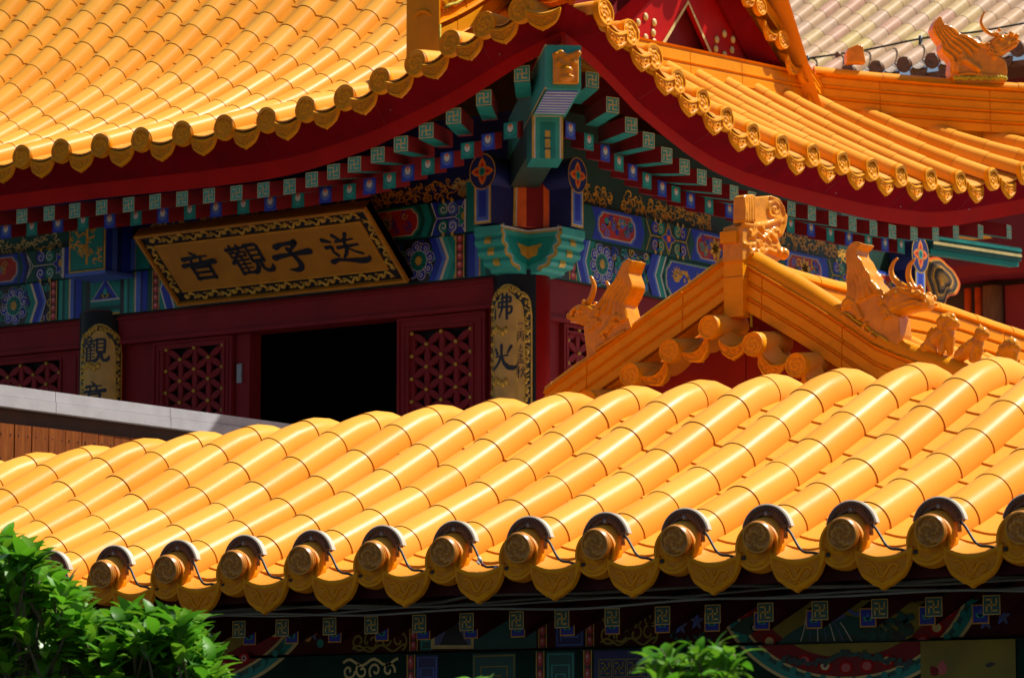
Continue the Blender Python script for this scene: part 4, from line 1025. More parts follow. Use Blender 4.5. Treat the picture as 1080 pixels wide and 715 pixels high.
# ------------------------------------------------------------------ plaque
S0, S1 = hitY(143, 248, 16.42), hitY(385, 217, 16.42); S2, S3 = hitY(188, 318, 16.85), hitY(433, 299, 16.85)
XL, XR = (S0.x + S2.x) / 2, (S1.x + S3.x) / 2; ZT, ZB = (S0.z + S1.z) / 2, (S2.z + S3.z) / 2
vdir = V((0, 16.42 - 16.85, ZT - ZB)); SH = vdir.length; vdir.normalize(); snrm = V((1, 0, 0)).cross(vdir); snrm = snrm if snrm.y < 0 else -snrm
so_ = V((XL, 16.85, ZB)); SW = XR - XL
sign = thing('plaque', 'wide gold plaque with black characters leaning out over the temple doorway', 'plaque', (XL + SW / 2, 16.85, ZB))
mb = MB(); mb.obox(so_, V((SW, 0, 0)), vdir * SH, -snrm * .06, 'gold_board')
bw = .022
for a, b, c, d in ((0, SW, 0, bw), (0, SW, SH - bw, SH), (0, bw, bw, SH - bw), (SW - bw, SW, bw, SH - bw)): mb.obox(so_ + V((a, 0, 0)) + vdir * c - snrm * .061, V((b - a, 0, 0)), vdir * (d - c), snrm * .085, 'gold_board')
cv = Canvas(mb, so_, (1, 0, 0), vdir, snrm, .0008)
bd = .10
cv.rect(bw, SW - bw, bw, SH - bw, 'black_paint', 1)
fr = mb.build('frame', sign)
mb = MB(); rg_ = random.Random(5)                   # carved gold scrolls of the border
def carve(cvm, path, nrm_w, seed, step=.05, r=.014):
    rg = random.Random(seed)
    L = Path([V((p[0], p[1], 0)) for p in path]); x = step * .5; k = 0
    while x < L.L:
        p = L.at(x); t = L.tan(x); a = atan2(t.y, t.x)
        kind = k % 4
        P3 = lambda u_, v_, w_: cvm.o + cvm.u * (p.x + u_ * cos(a) - v_ * sin(a)) + cvm.v * (p.y + u_ * sin(a) + v_ * cos(a)) + cvm.n * w_
        if kind == 0:
            for q in range(6): mb.ball(P3(.012 * cos(q * 1.05), .012 * sin(q * 1.05), .006), .008, 'gold', 7, 5)
            mb.ball(P3(0, 0, .009), .009, 'gold', 7, 5)
        elif kind in (1, 3):
            s = 1 if kind == 1 else -1
            mb.tube([P3(-.035 + .07 * i / 7, s * nrm_w * .34 * sin(pi * i / 7 * 1.4 - .4), .006) for i in range(8)], [.004, .008, .011, .012, .010, .008, .005, .002], 'gold', 6)
            mb.ball(P3(.01, -s * nrm_w * .2, .005), (.012, .009, .006), 'gold', 7, 5)
        else:
            mb.tube([P3(.014 * cos(i) * (1 - i * .1), .014 * sin(i) * (1 - i * .1), .006) for i in range(7)], .005, 'gold', 6)
            mb.tube([P3(-.02 + .008 * i, -nrm_w * .25 + .003 * i, .006) for i in range(5)], [.003, .006, .007, .005, .002], 'gold', 6)
        x += step; k += 1
m_ = (bw + bd) / 2
for i, pth in enumerate(([(m_ * 1.4, m_), (SW - m_ * 1.4, m_)], [(m_ * 1.4, SH - m_), (SW - m_ * 1.4, SH - m_)], [(m_, m_ * 1.5), (m_, SH - m_ * 1.4)], [(SW - m_, m_ * 1.5), (SW - m_, SH - m_ * 1.4)])): carve(cv, pth, bd - bw, i)
mb.build('carved_border', sign)
mb = MB(); mb.obox(so_ + V((bd, 0, 0)) + vdir * bd + snrm * .0015, V((SW - 2 * bd, 0, 0)), vdir * (SH - 2 * bd), snrm * .008, 'gold_board')
cb = Canvas(mb, so_ + snrm * .0105, (1, 0, 0), vdir, snrm, .0008); cb.outline([(bd + .006, bd + .006), (SW - bd - .006, bd + .006), (SW - bd - .006, SH - bd - .006), (bd + .006, SH - bd - .006)], .007, 'gold_scroll', 1)
mb.build('panel', sign)
GLYPH = {
 'yin': [([(.40, 1.0), (.52, .88)], (.06, .11)), ([(.10, .77), (.3, .80), (.86, .83)], (.13, .08, .05)), ([(.34, .80), (.30, .62)], .08), ([(.64, .80), (.60, .62)], .08), ([(0, .53), (.1, .555), (.5, .58), (.9, .60), (1, .61)], (.13, .10, .09, .12, .16)),
         ([(.24, .46), (.24, .0)], (.10, .09)), ([(.22, .44), (.80, .46)], .09), ([(.78, .47), (.77, .0)], (.11, .09)), ([(.28, .24), (.74, .25)], .07), ([(.22, .03), (.80, .04)], .09)],
 'guan': [([(0, .87), (.5, .91)], (.10, .07)), ([(.14, 1), (.15, .80)], .07), ([(.34, 1), (.34, .80)], .07), ([(.04, .76), (.05, .60)], .055), ([(.03, .75), (.22, .76), (.21, .61)], .055), ([(.04, .61), (.22, .62)], .05), ([(.28, .76), (.28, .61)], .055), ([(.27, .76), (.48, .77), (.46, .62)], .055), ([(.28, .62), (.47, .63)], .05),
          ([(.16, .60), (.0, .40)], (.07, .09)), ([(.12, .50), (.12, .0)], .08), ([(.28, .59), (.33, .51)], .06), ([(.10, .48), (.50, .49)], .05), ([(.12, .34), (.48, .35)], .045), ([(.12, .20), (.48, .21)], .045), ([(.10, .04), (.52, .05)], .07), ([(.30, .48), (.30, .05)], .055),
          ([(.58, .98), (.58, .40)], .075), ([(.56, .96), (.90, .97), (.88, .40)], (.08, .09, .09)), ([(.60, .78), (.86, .79)], .055), ([(.60, .60), (.86, .61)], .055), ([(.57, .42), (.88, .43)], .07), ([(.66, .40), (.64, .20), (.54, .06), (.46, .03)], (.09, .10, .11, .12)), ([(.77, .40), (.77, .14), (.83, .06), (.95, .05), (1.04, .12), (1.06, .26)], (.09, .09, .10, .11, .12, .03))],
 'zi': [([(.14, .86), (.3, .93), (.74, .96)], (.15, .10, .12)), ([(.74, .98), (.62, .82), (.48, .70)], (.14, .10, .05)), ([(.44, .76), (.52, .5), (.58, .25), (.54, .08), (.40, .0), (.18, .06)], (.12, .12, .13, .14, .12, .03)), ([(-.04, .50), (.1, .54), (.5, .57), (.9, .60), (1, .61)], (.15, .12, .08, .13, .17))],
 'song': [([(.06, .88), (.24, .80)], (.12, .07)), ([(.05, .62), (.22, .64), (.18, .46), (.26, .32)], (.10, .08, .07, .09)), ([(.02, .12), (.2, .18), (.5, .12), (.85, .05), (1.05, .10), (1.08, .22)], (.14, .08, .09, .15, .16, .03)),
          ([(.40, 1.0), (.50, .86)], (.11, .08)), ([(.76, 1.02), (.66, .84)], (.10, .07)), ([(.40, .79), (.88, .82)], (.08, .05)), ([(.36, .58), (.94, .62)], (.09, .06)), ([(.62, .82), (.60, .56), (.52, .38), (.40, .24)], (.09, .10, .09, .06)), ([(.64, .52), (.78, .38), (.94, .30)], (.05, .06, .07))],
 'fo': [([(.22, 1), (.12, .78), (-.02, .60)], (.12, .10, .05)), ([(.14, .74), (.14, .0)], (.10, .10)), ([(.34, .88), (.90, .90), (.88, .68)], .08), ([(.36, .68), (.88, .69)], .07), ([(.37, .68), (.33, .46), (.94, .47), (.92, .22), (.80, .16)], .08), ([(.54, 1.02), (.53, .40), (.38, .02)], (.09, .09, .06)), ([(.73, 1.02), (.73, -.06)], .09)],
 'guang': [([(.46, 1.02), (.45, .62)], (.10, .09)), ([(.16, .90), (.26, .68)], (.07, .11)), ([(.86, .96), (.72, .70)], (.10, .06)), ([(.45, .64), (.36, .38), (.20, .16), (.02, .06)], (.09, .10, .09, .12)), ([(.46, .58), (.58, .26), (.76, .08), (.98, .06), (1.12, .20)], (.08, .10, .14, .15, .03)), ([(.18, .56), (.74, .60)], .05)],
 'yi': [([(.1, .5), (.9, .56)], (.14, .10))], 'dot': [([(.4, .6), (.6, .4)], (.1, .16))],
 'bing': [([(.1, .9), (.9, .94)], .10), ([(.16, .68), (.14, .0)], .10), ([(.14, .66), (.86, .68), (.84, .05), (.70, .1)], .10), ([(.50, .9), (.46, .5), (.28, .26)], .09), ([(.52, .52), (.70, .28)], .09)],
 'zhi': [([(.45, 1), (.56, .86)], .12), ([(.2, .7), (.7, .72), (.3, .3)], .09), ([(.1, .2), (.4, .22), (.9, .04)], (.08, .1, .14))],
 'meng': [([(.25, .95), (.7, .96), (.5, .78)], .09), ([(.5, .80), (.48, .58), (.36, .60)], .09), ([(.1, .72), (.9, .74)], .08), ([(.2, .44), (.22, .1)], .08), ([(.18, .44), (.8, .46), (.78, .1)], .08), ([(.42, .44), (.42, .1)], .07), ([(.6, .44), (.6, .1)], .07), ([(.0, .06), (1, .08)], .10)],
 'qiu': [([(.42, 1), (.1, .86)], .09), ([(.02, .68), (.5, .72)], .09), ([(.28, .9), (.26, .0)], .10), ([(.26, .62), (.02, .30)], .08), ([(.3, .6), (.46, .44)], .08), ([(.58, .78), (.64, .60)], .08), ([(.98, .84), (.86, .62)], .08), ([(.78, 1), (.74, .5), (.52, .06)], .10), ([(.76, .5), (1.02, .06)], (.08, .12))]}
def glyph(cv, name, c, w_, h_, m='ink', l=3, bold=1.08):
    for pts, wd in GLYPH[name]:
        W = wd if isinstance(wd, (list, tuple)) else [wd] * len(pts)
        # resample with rounded ends
        P = Path([V((x, y, 0)) for x, y in pts]); n = 12
        out = []; ws = []
        for i in range(n + 1):
            t = i / n; p = P.at(P.L * t); f = t * (len(W) - 1); k = min(int(f), len(W) - 2); wv = lerp(W[k], W[k + 1], f - k)
            out.append((c[0] + (p.x - .5) * w_, c[1] + (p.y - .5) * h_)); ws.append(wv * w_ * bold)
        cv.ribbon(out, ws, m, l)
        for e, wv in ((out[0], ws[0]), (out[-1], ws[-1])): cv.ell(e, wv / 2, wv / 2, m, l + .3, 10)
mb = MB(); ct_ = Canvas(mb, so_ + snrm * .0115, (1, 0, 0), vdir, snrm, .0008)
def spx(x, y): return ct_.px(x, y)
for nm, (x, y), w_, h_ in (('yin', (211, 280), .265, .215), ('guan', (263, 273), .28, .23), ('zi', (310, 270), .28, .225), ('song', (363, 263), .28, .225)):
    glyph(ct_, nm, spx(x, y), w_, h_)
mb.build('lettering', sign)
# ------------------------------------------------------------------ couplet boards on the pillars
class Curved(Canvas):
    def __init__(s, mb, c, r, a0, z0, step=.0010): s.mb = mb; s.c = V(c); s.r = r; s.a0 = a0; s.z0 = z0; s.step = step; s.n = V((cos(a0), sin(a0), 0)); s.u = V((-sin(a0), cos(a0), 0)); s.v = V((0, 0, 1)); s.o = V(c) + s.n * r + V((0, 0, z0))
    def P(s, p, l):
        a = s.a0 + p[0] / s.r; R = s.r + l * s.step
        return s.c + V((cos(a) * R, sin(a) * R, s.z0 + p[1]))
def couplet(px_, py_, ztop, Wd, chars, label, side=None, ang=-82):
    r = .195; a0 = radians(ang); H = 2.2
    t = thing('couplet_board', label, 'board', (px_, py_, ztop - H))
    mb = MB(); n = 24; arc = radians(74); arc2 = radians(54 if px_ > -13 else 46)
    for rr, m in ((.178, 'black_lacquer'),):
        A = [(px_ + rr * cos(a0 - arc + (arc + arc2) * i / n), py_ + rr * sin(a0 - arc + (arc + arc2) * i / n)) for i in range(n + 1)]
        B = [(px_ + (rr - .012) * cos(a0 - arc + (arc + arc2) * i / n), py_ + (rr - .012) * sin(a0 - arc + (arc + arc2) * i / n)) for i in range(n + 1)]
        mb.loft([[(x, y, z) for x, y in A] + [(x, y, z) for x, y in B[::-1]] for z in (ztop - H, ztop + .075)], m, sm=False)
    mb.build('backing', t)
    def top(u):                                # three-lobed head
        a = abs(u) / (Wd / 2)
        return -.012 - .035 * (a / .5) ** 2 if a < .5 else (-.06 - .085 * ((a - .5) / .5) ** 3.0 if a < 1 else -.2)
    def shell(e, l0, l1, m, mbx):
        n = 36; us = [-(Wd / 2 - e) + (Wd - 2 * e) * i / n for i in range(n + 1)]
        cvx = Curved(mbx, (px_, py_, 0), r, a0, ztop)
        f = [cvx.P((u, top(u * (Wd / 2) / (Wd / 2 - e)) - e), l1) for u in us]; g = [cvx.P((u, -H + e), l1) for u in us]
        f0 = [cvx.P((u, top(u * (Wd / 2) / (Wd / 2 - e)) - e), l0) for u in us]; g0 = [cvx.P((u, -H + e), l0) for u in us]
        k = n + 1
        mbx.add(f + g, [(i, i + k, i + 1 + k, i + 1) for i in range(n)], m)
        mbx.add(f + f0, [(i, i + 1, i + 1 + k, i + k) for i in range(n)], m)
        for i in (0, n): mbx.add([f[i], g[i], g0[i], f0[i]], [(0, 1, 2, 3)], m)
        return cvx
    mb = MB(); shell(0, -16, 6, 'gold', mb); shell(.010, 5, 6.8, 'black_paint', mb); cvx = shell(.052, 5, 12, 'gold_leaf', mb)
    pts = [(-(Wd / 2 - .05) + (Wd - .1) * i / 40) for i in range(41)]
    cvx.ribbon([(-(Wd / 2 - .05), -H * .5)] + [(u, top(u * (Wd / 2) / (Wd / 2 - .05)) - .05) for u in pts] + [((Wd / 2 - .05), -H * .5)], .009, 'gold', 14)
    mb2 = mb; rg = random.Random(int(abs(px_) * 100))
    def lump(u, v, s): 
        for k in range(3):
            p = cvx.P((u + rg.uniform(-.010, .010), v + rg.uniform(-.012, .012)), 9); mb2.ball(p, (rg.uniform(.008, .013) * s, rg.uniform(.008, .013) * s, rg.uniform(.010, .016) * s), 'gold', 7, 5)
    v = -.13
    while v > -H + .1:
        for s in (-1, 1):
            lump(s * (Wd / 2 - .030), v, 1.0)
            cvx.ribbon([(s * (Wd / 2 - .03) + .016 * sin(i * 1.1 + v * 20), v - .02 - .007 * i) for i in range(6)], [.003, .008, .010, .008, .006, .003], 'gold', 8)
        v -= .058
    for i in range(15):
        u = -(Wd / 2 - .05) + (Wd - .10) * i / 14; lump(u * 1.05, top(u) - .028, .9)
    mb2.build('board', t)
    mb3 = MB(); cvx.mb = mb3
    for nm, (u, v), w_, h_ in chars: glyph(cvx, nm, (u, v), w_, h_, 'ink', 14, 1.3)
    if side:
        cvx.rect(side[0] - .026, side[0] + .026, -H + .2, side[1], 'gold_paint', 13)
        for nm, v, s in side[2]: glyph(cvx, nm, (side[0], v), .034 * s, .045 * s, 'ink', 15)
    mb3.build('lettering', t)
    # embossed lotus and cloud ornaments between the characters
    for i, (u, v) in enumerate([(-.045, -.29), (-.045, -.60), (-.045, -.80)]):
        mb4 = MB(); cvx.mb = mb4
        for k in range(5): mb4.ball(cvx.P((u - .05 + .022 * k, v + .012 * sin(k * 1.6)), 11), (.018, .016, .024), 'gold', 9, 6)
        mb4.build('cloud_emboss', t)
couplet(PX, PY, hitY(536, 298, 16.82).z, .30, [('fo', (-.034, -.145), .150, .135), ('guang', (-.028, -.455), .155, .145)], 'gold couplet board with dated side inscription on the corner pillar', (.082, -.235, [('yi', -.255, 1), ('dot', -.285, .7), ('bing', -.33, 1.35), ('zhi', -.405, 1), ('meng', -.465, 1.3), ('qiu', -.545, 1.5)]))
couplet(-15.857, PY, hitY(100, 340, 16.82).z, .30, [('guan', (-.026, -.185), .155, .15), ('yin', (-.030, -.465), .135, .14)], 'gold couplet board on the pillar left of the doorway, cut off by the grey coping', ang=-60)
# ------------------------------------------------------------------ canopy with grey coping and plank fence (left, behind the near roof)
fX = -12.0
cop = thing('plank_canopy', 'grey metal coping over a row of orange brown planks behind the near roof', 'canopy', (fX, 13.0, 3.25))
mb = MB(); za, zb_ = 4.872, 4.858
def fz(Y): return za + (zb_ - za) * (Y - 12.1) / 1.8
J = [10.6, 12.13 + .62, 14.1, 15.4]
J = [10.6, hitX(58.5, 415, fX).y, hitX(179.5, 430, fX).y, 15.4]
for a, b in zip(J, J[1:]):
    mb.obox((fX - .25, a + .002, fz(a) - .049), (.25, 0, 0), (0, b - a - .004, fz(b) - fz(a)), (0, 0, .049), 'concrete')
    mb.obox((fX - .25, a + .002, fz(a) - .104), (.256, 0, 0), (0, b - a - .004, fz(b) - fz(a)), (0, 0, .053), 'concrete')
mb.build('coping', cop)
mb = MB(); mb.obox((fX - .22, 10.6, 4.70), (.17, 0, 0), (0, 4.8, -.02), (0, 0, .067), 'plank_dark'); mb.build('beam', cop)
mb = MB(); y = 10.6; rg = random.Random(2)
while y < 15.3:
    mb.box(fX - .07, fX - .022 + rg.uniform(-.003, .003), y, y + .112, 3.25, 4.69, 'plank')
    for z in (4.64, 4.52): mb.ball((fX - .020, y + .025, z), .004, 'plank_dark', 6, 4); mb.ball((fX - .020, y + .09, z), .004, 'plank_dark', 6, 4)
    y += .118
mb.box(fX - .16, fX - .13, 10.6, 15.3, 3.25, 4.68, 'plank_dark'); mb.build('plank_wall', cop)
for y in (10.9, 13.2, 15.2):
    mb = MB(); mb.box(fX - .24, fX - .17, y, y + .08, 0 if y < 12.6 else 3.25, 4.70, 'plank_dark'); mb.build('post', cop)

# ------------------------------------------------------------------ pavilion with the gable and its ridge beasts
GY = 13.68
AX = hitY(773, 300, GY).x
pav = thing('gable_pavilion', 'small yellow tiled pavilion with ornate gable ridges in front of the painted beams', 'pavilion', (AX, 15.2, 3.25))
LT = [(763, 275), (741, 291.6), (707, 315.6), (680.6, 334.5), (625, 374.8), (600, 393), (582, 406.5)]
RTp = [(797, 266), (826, 283), (860, 303), (894, 325), (930, 349.5), (955, 360), (985, 371), (1020, 385), (1060, 402), (1100, 420)]
def dn(p, d): return p - V((0, 0, d))
mb = MB(); LT.insert(0, (775, 266)); RTp.insert(0, (781, 258)); Lp = [dn(hitY(x, y, GY), .225) for x, y in LT]; Rp = [dn(hitY(x, y, GY), .285) for x, y in RTp]
mb = MB(); ridge_sweep(mb, Lp, (0, -1, 0), .185, .075, .040, 3, .62, phase=.28)
mb.build('gable_ridge', pav)
mb = MB(); ridge_sweep(mb, Rp, (0, -1, 0), .215, .075, .060, 3, .50, phase=.18)
mb.tube([Rp[0] + V((.002, -.08, .03 * i)) for i in range(9)], .007, 'lime_grout', 6)
g0 = hitY(890, 329, GY - .062); g1 = hitY(936, 360, GY - .062); mb.tube([g0.lerp(g1, i / 8) + V((0, 0, .004 * sin(i * 2))) for i in range(9)], .004, 'lime_grout', 6)
mb.build('gable_ridge', pav)
# upright finial block and scroll
mb = MB(); a = hitY(763, 241, GY - .11); b = hitY(783, 241, GY - .11); c = hitY(775, 334, GY - .11)
mb.box(a.x, b.x, GY - .11, GY - .045, c.z, a.z, 'glaze_ridge'); mb.box(a.x - .004, a.x + .085, GY - .135, GY - .11, a.z - .075, a.z - .02, 'glaze_ridge'); mb.box(a.x + .03, a.x + .065, GY - .112, GY - .109, a.z - .15, a.z - .14, 'joint_dark')
mb.box(a.x - .0015, b.x + .0015, GY - .1115, GY - .05, a.z - .232, a.z - .228, 'joint_dark')
mb.tube([(b.x + .003, GY - .044, a.z - .02 - .04 * i) for i in range(12)], .006, 'lime_grout', 6)
mb.build('finial_block', pav)
fin = thing('ridge_finial', 'curled scroll ornament crowning the gable peak of the small pavilion', 'ornament', (AX, GY + .1, 5.35))
SX = b.x + .005
def F(zx, zy): return hitX(780 + zx / 7.143, 190 + zy / 7.143, SX)
outl = [(20, 610), (20, 345), (95, 320), (98, 128), (230, 116), (285, 132), (325, 178), (347, 250), (340, 330), (312, 410), (300, 440), (306, 492), (345, 520), (352, 560), (330, 592), (285, 612), (240, 600), (200, 640)]
mb = MB(); pts = [F(*p) for p in outl]; mb.prism([p for p in pts], (-.11, 0, 0), 'glaze_beast')
def ftube(zp, r, off=.002): mb.tube([F(*p) + V((off, 0, 0)) for p in zp], r, 'glaze_beast', 8)
ftube([(225, 128), (290, 150), (328, 215), (335, 280), (300, 330), (305, 290), (270, 282), (225, 270), (210, 225), (222, 175), (260, 160), (290, 190), (292, 235), (270, 255), (248, 240), (252, 212), (270, 208)], .009)
ftube([(345, 260), (335, 340), (305, 420)], .011); ftube([(20, 330), (120, 345), (200, 335), (290, 300)], .012); ftube([(30, 485), (150, 490), (300, 500)], .010)
rg = random.Random(4)
for k in range(30): mb.ball(F(rg.uniform(60, 285), rg.uniform(365, 475)) + V((.002, 0, 0)), rg.uniform(.008, .018), 'glaze_beast', 8, 6)
for k in range(12): mb.ball(F(rg.uniform(60, 280), rg.uniform(515, 590)) + V((.002, 0, 0)), rg.uniform(.010, .018), 'glaze_beast', 8, 6)
ftube([(70, 430), (120, 390), (170, 440), (215, 395), (265, 450)], .010, .008); ftube([(60, 560), (110, 520), (150, 570), (200, 525), (260, 545)], .009, .008)
mb.ball(F(285, 540) + V((.0, 0, 0)), .024, 'glaze_beast'); mb.ball(F(330, 555), .03, 'glaze_beast')
remeshed(mb, 'scroll', .006, 2, fin)
mb = MB(); q = [F(15, 320), F(15, 130), F(30, 112), F(95, 108), F(108, 130), F(98, 180), F(108, 320)]
mb.prism([p + V((.012, 0, 0)) for p in q], (-.058, 0, 0), 'glaze_beast')
for k in range(5):
    zx = 22 + k * 18; mb.tube([F(zx, 310) + V((.014, 0, 0)), F(zx, 200) + V((.015, 0, 0)), F(zx - 2, 122) + V((.010, 0, 0))], .006, 'glaze_beast', 6)
remeshed(mb, 'plume', .006, 2, fin)
# main ridge running back
mt = [(813, 276), (829, 283), (880, 297), (960, 311), (1000, 323), (1040, 337), (1080, 350), (1120, 363)]
MX = AX + .02
mp = [dn(hitX(x, y, MX), .25) for x, y in mt]
mb = MB(); ridge_sweep(mb, mp, (1, 0, 0), .20, .075, .045, 3, .62, phase=.3)
mb.build('main_ridge', pav)
# slopes either side of the main ridge
mb = MB(); prow = {-1: [], 1: []}
Lq = Path(Lp); Rq = Path(Rp)
for s, base in ((-1, Lp), (1, Rp)):
    for k in range(16):
        Y = GY + .16 + .19 * k; z_drop = mp[0].z - interp([(p.y, p.z) for p in mp], min(Y, mp[-1].y))
        pts = [V((p.x, Y, p.z - .02 - z_drop * .2)) for p in base]
        prow[s].append(Path(pts[::-1]))
    bundle_roof(prow[s], lambda P, k: [P.L * i / 8 for i in range(9)], (0, 1, 0), mb, .05, .046, na=8, depth=.03, edge=.03)
proof = mb.build('tiled_roof', pav)
pd = relief_disc('eave_disc', .057, amp=.0022, rim=.008); pdr = drip_mesh('drip_tile', .155, .105, .040)
# discs and drips along the gable edge
DL = [(665.8, 395.5), (707.4, 370), (748.8, 345), (795.3, 363), (841, 385), (889, 408), (620, 424)]
DR = [(731.5, 366), (773, 361), (815.7, 380), (689, 391), (862, 404)]
for x, y in DL:
    p = hitY(x, y, GY - .22); P = Path([p, p + V((0, .24, .03))]); mb = MB(); barrel_row(mb, P, (1, 0, 0), [0, P.L], .056, .054, ('glaze_a',), a0=-1.2); mb.build('gable_edge_tile', proof)
    inst(pd, 'eave_disc', p + V((0, -.012, 0)), (radians(-4), 0, 0), proof)
for i, (x, y) in enumerate(DR):
    p = hitY(x, y, GY - .21); o = inst(pdr, 'drip_tile', p + V((0, 0, .02)), (0, 0, 0), proof)
    if i != 1: o.rotation_euler = (0, radians(-26 if x < 773 else 26), 0)
    n = 8; ang = 0 if i == 1 else radians(28 if x < 773 else -28)
    A_ = [p + V((.078 * cos(pi + pi * j / n + 0), 0.0, .03 + .045 * sin(pi + pi * j / n) + .078 * cos(pi + pi * j / n) * math.tan(ang))) for j in range(n + 1)]
    mb = MB(); mb.loft([A_, [q + V((0, .24, .03)) for q in A_]], 'glaze_a', closed=False); mb.build('gable_edge_tile', proof)
mb = MB(); gz = .26
poly = [dn(p, .03) for p in Lp[::-1]] + [dn(p, .03) for p in Rp]; yy = GY + .10
poly = [V((p.x, yy, p.z)) for p in poly]; poly += [V((poly[-1].x, yy, 3.9)), V((poly[0].x, yy, 3.9))]
mb.prism(poly, (0, .04, 0), 'maroon'); mb.box(AX - .004, AX + .004, yy - .006, yy - .0005, 4.4, 5.0, 'maroon'); mb.build('gable_board', pav)
mb = MB(); mb.box(AX - .75, AX + .75, GY + .35, GY + 2.9, 3.25, 4.55, 'plaster_red'); mb.build('wall', pav)
for x in (AX - .8, AX + .8):
    for y in (GY + .3, GY + 2.9):
        mb = MB(); mb.tube([(x, y, 3.25), (x, y, 4.5)], .08, 'red', 16); mb.build('pillar', pav)

# ------------------------------------------------------------------ ridge beasts
def beast(name, label, plane, ox, oy, sc, L_edge, R_edge, base, chest, head, lips, T, horns, eye, curls, balls, arm, brow, group=None):
    """ridge beast: a mane swept back from the base (edges L and R), a head with brow, eyes, lips and curls, two horns"""
    n = V(plane[1]).normalized(); p0 = V(plane[0])
    def B(x, y, w_=0.0): return hit(ox + x / sc, oy + y / sc, p0, n) + n * w_
    ctr = B(*base[0]).lerp(B(*base[-1]), .5)
    t = thing(name, label, 'ridge beast', ctr, group)
    mb = MB(); M_ = 'glaze_beast'
    Le = crom(L_edge, 6); Re = crom(R_edge, 6)
    PL, PR = Path([V((x, y, 0)) for x, y in Le]), Path([V((x, y, 0)) for x, y in Re])
    out = Le + base + chest + Re[::-1]
    pts = [B(x, y) for x, y in out]
    mb.prism([p - n * T * .46 for p in pts], n * T * .92, M_)
    for e in (Le, Re): mb.tube([B(x, y) for x, y in e], T * .44, M_, 10) if 0 else None
    ns = 24
    for k in range(6):                          # strands of the mane on both faces
        for s in (-1, 1):
            ln = []
            for i in range(ns + 1):
                f = i / ns; a = PL.at(PL.L * f); b = PR.at(PR.L * f)
                q = (k + .5) / 6 + .045 * sin(f * 9 + k * .5) * sin(pi * f); c = a.lerp(b, q); ln.append(B(c.x, c.y, s * T * .46))
            wv = [max(.006, .50 * (PL.at(PL.L * i / ns) - PR.at(PR.L * i / ns)).length / 6 / sc * .0044) for i in range(ns + 1)]
            mb.tube(ln, [min(.0155, r) for r in wv], M_, 7)
    rings = []
    hs = crom([(a[0], a[1], b[0], b[1], w_ * 1000) for a, b, w_ in head], 4)
    for a0_, a1_, b0_, b1_, w_ in hs:
        A, Bm = B(a0_, a1_), B(b0_, b1_); c = (A + Bm) / 2; h = (A - Bm) / 2; w_ /= 1000
        rings.append([c + h * (abs(sin(u)) ** .75 * (1 if sin(u) > 0 else -1)) + n * (w_ * (abs(cos(u)) ** .75) * (1 if cos(u) > 0 else -1)) for u in [2 * pi * i / 20 for i in range(20)]])
    mb.loft(rings, M_)
    for s in (-1, 1):
        w_ = T * .5
        for pl, off, r in lips: mb.tube([B(x, y, s * w_ * off) for x, y in crom(pl, 4)], r, M_, 7)
        for (x, y, r) in eye: mb.ball(B(x, y, s * w_ * .92), r, M_); mb.ball(B(x, y, s * (w_ * .92 + r * .75)), r * .45, M_)
        for (x, y, r) in balls: mb.ball(B(x, y, s * w_ * .85), r, M_, 10, 8)
        for (x, y, r, a0) in curls:              # spiral curls
            mb.tube([B(x + r * (1 - .75 * q) * cos(a0 + 8 * q), y + r * (1 - .75 * q) * sin(a0 + 8 * q), s * (w_ * 1.0 + .006 * q)) for q in [i / 16 for i in range(17)]], .0065, M_, 6)
            mb.ball(B(x, y, s * w_ * .8), r / sc * .0044 * .9, M_, 10, 8)
        for pl in brow: mb.tube([B(x, y, s * w_ * .9) for x, y in crom(pl, 4)], .0085, M_, 7)
        for tb, r in arm: mb.tube([B(x, y, s * (w_ + .002)) for x, y in crom(tb, 4)], r, M_, 8)
    body = remeshed(mb, 'body', .0034, 1, t)
    for k, hp in enumerate(horns):
        mb = MB(); s = -1 if k else 1
        fine = [B(x, y, s * T * .22) for x, y in crom(hp, 5)]; L = len(fine)
        mb.tube(fine, [.017 * (1 - .75 * (i / L) ** 1.5) for i in range(L)], M_, 12); mb.build('horn', t)
    return t, B
PLB = ((0, GY, 0), (0, -1, 0))
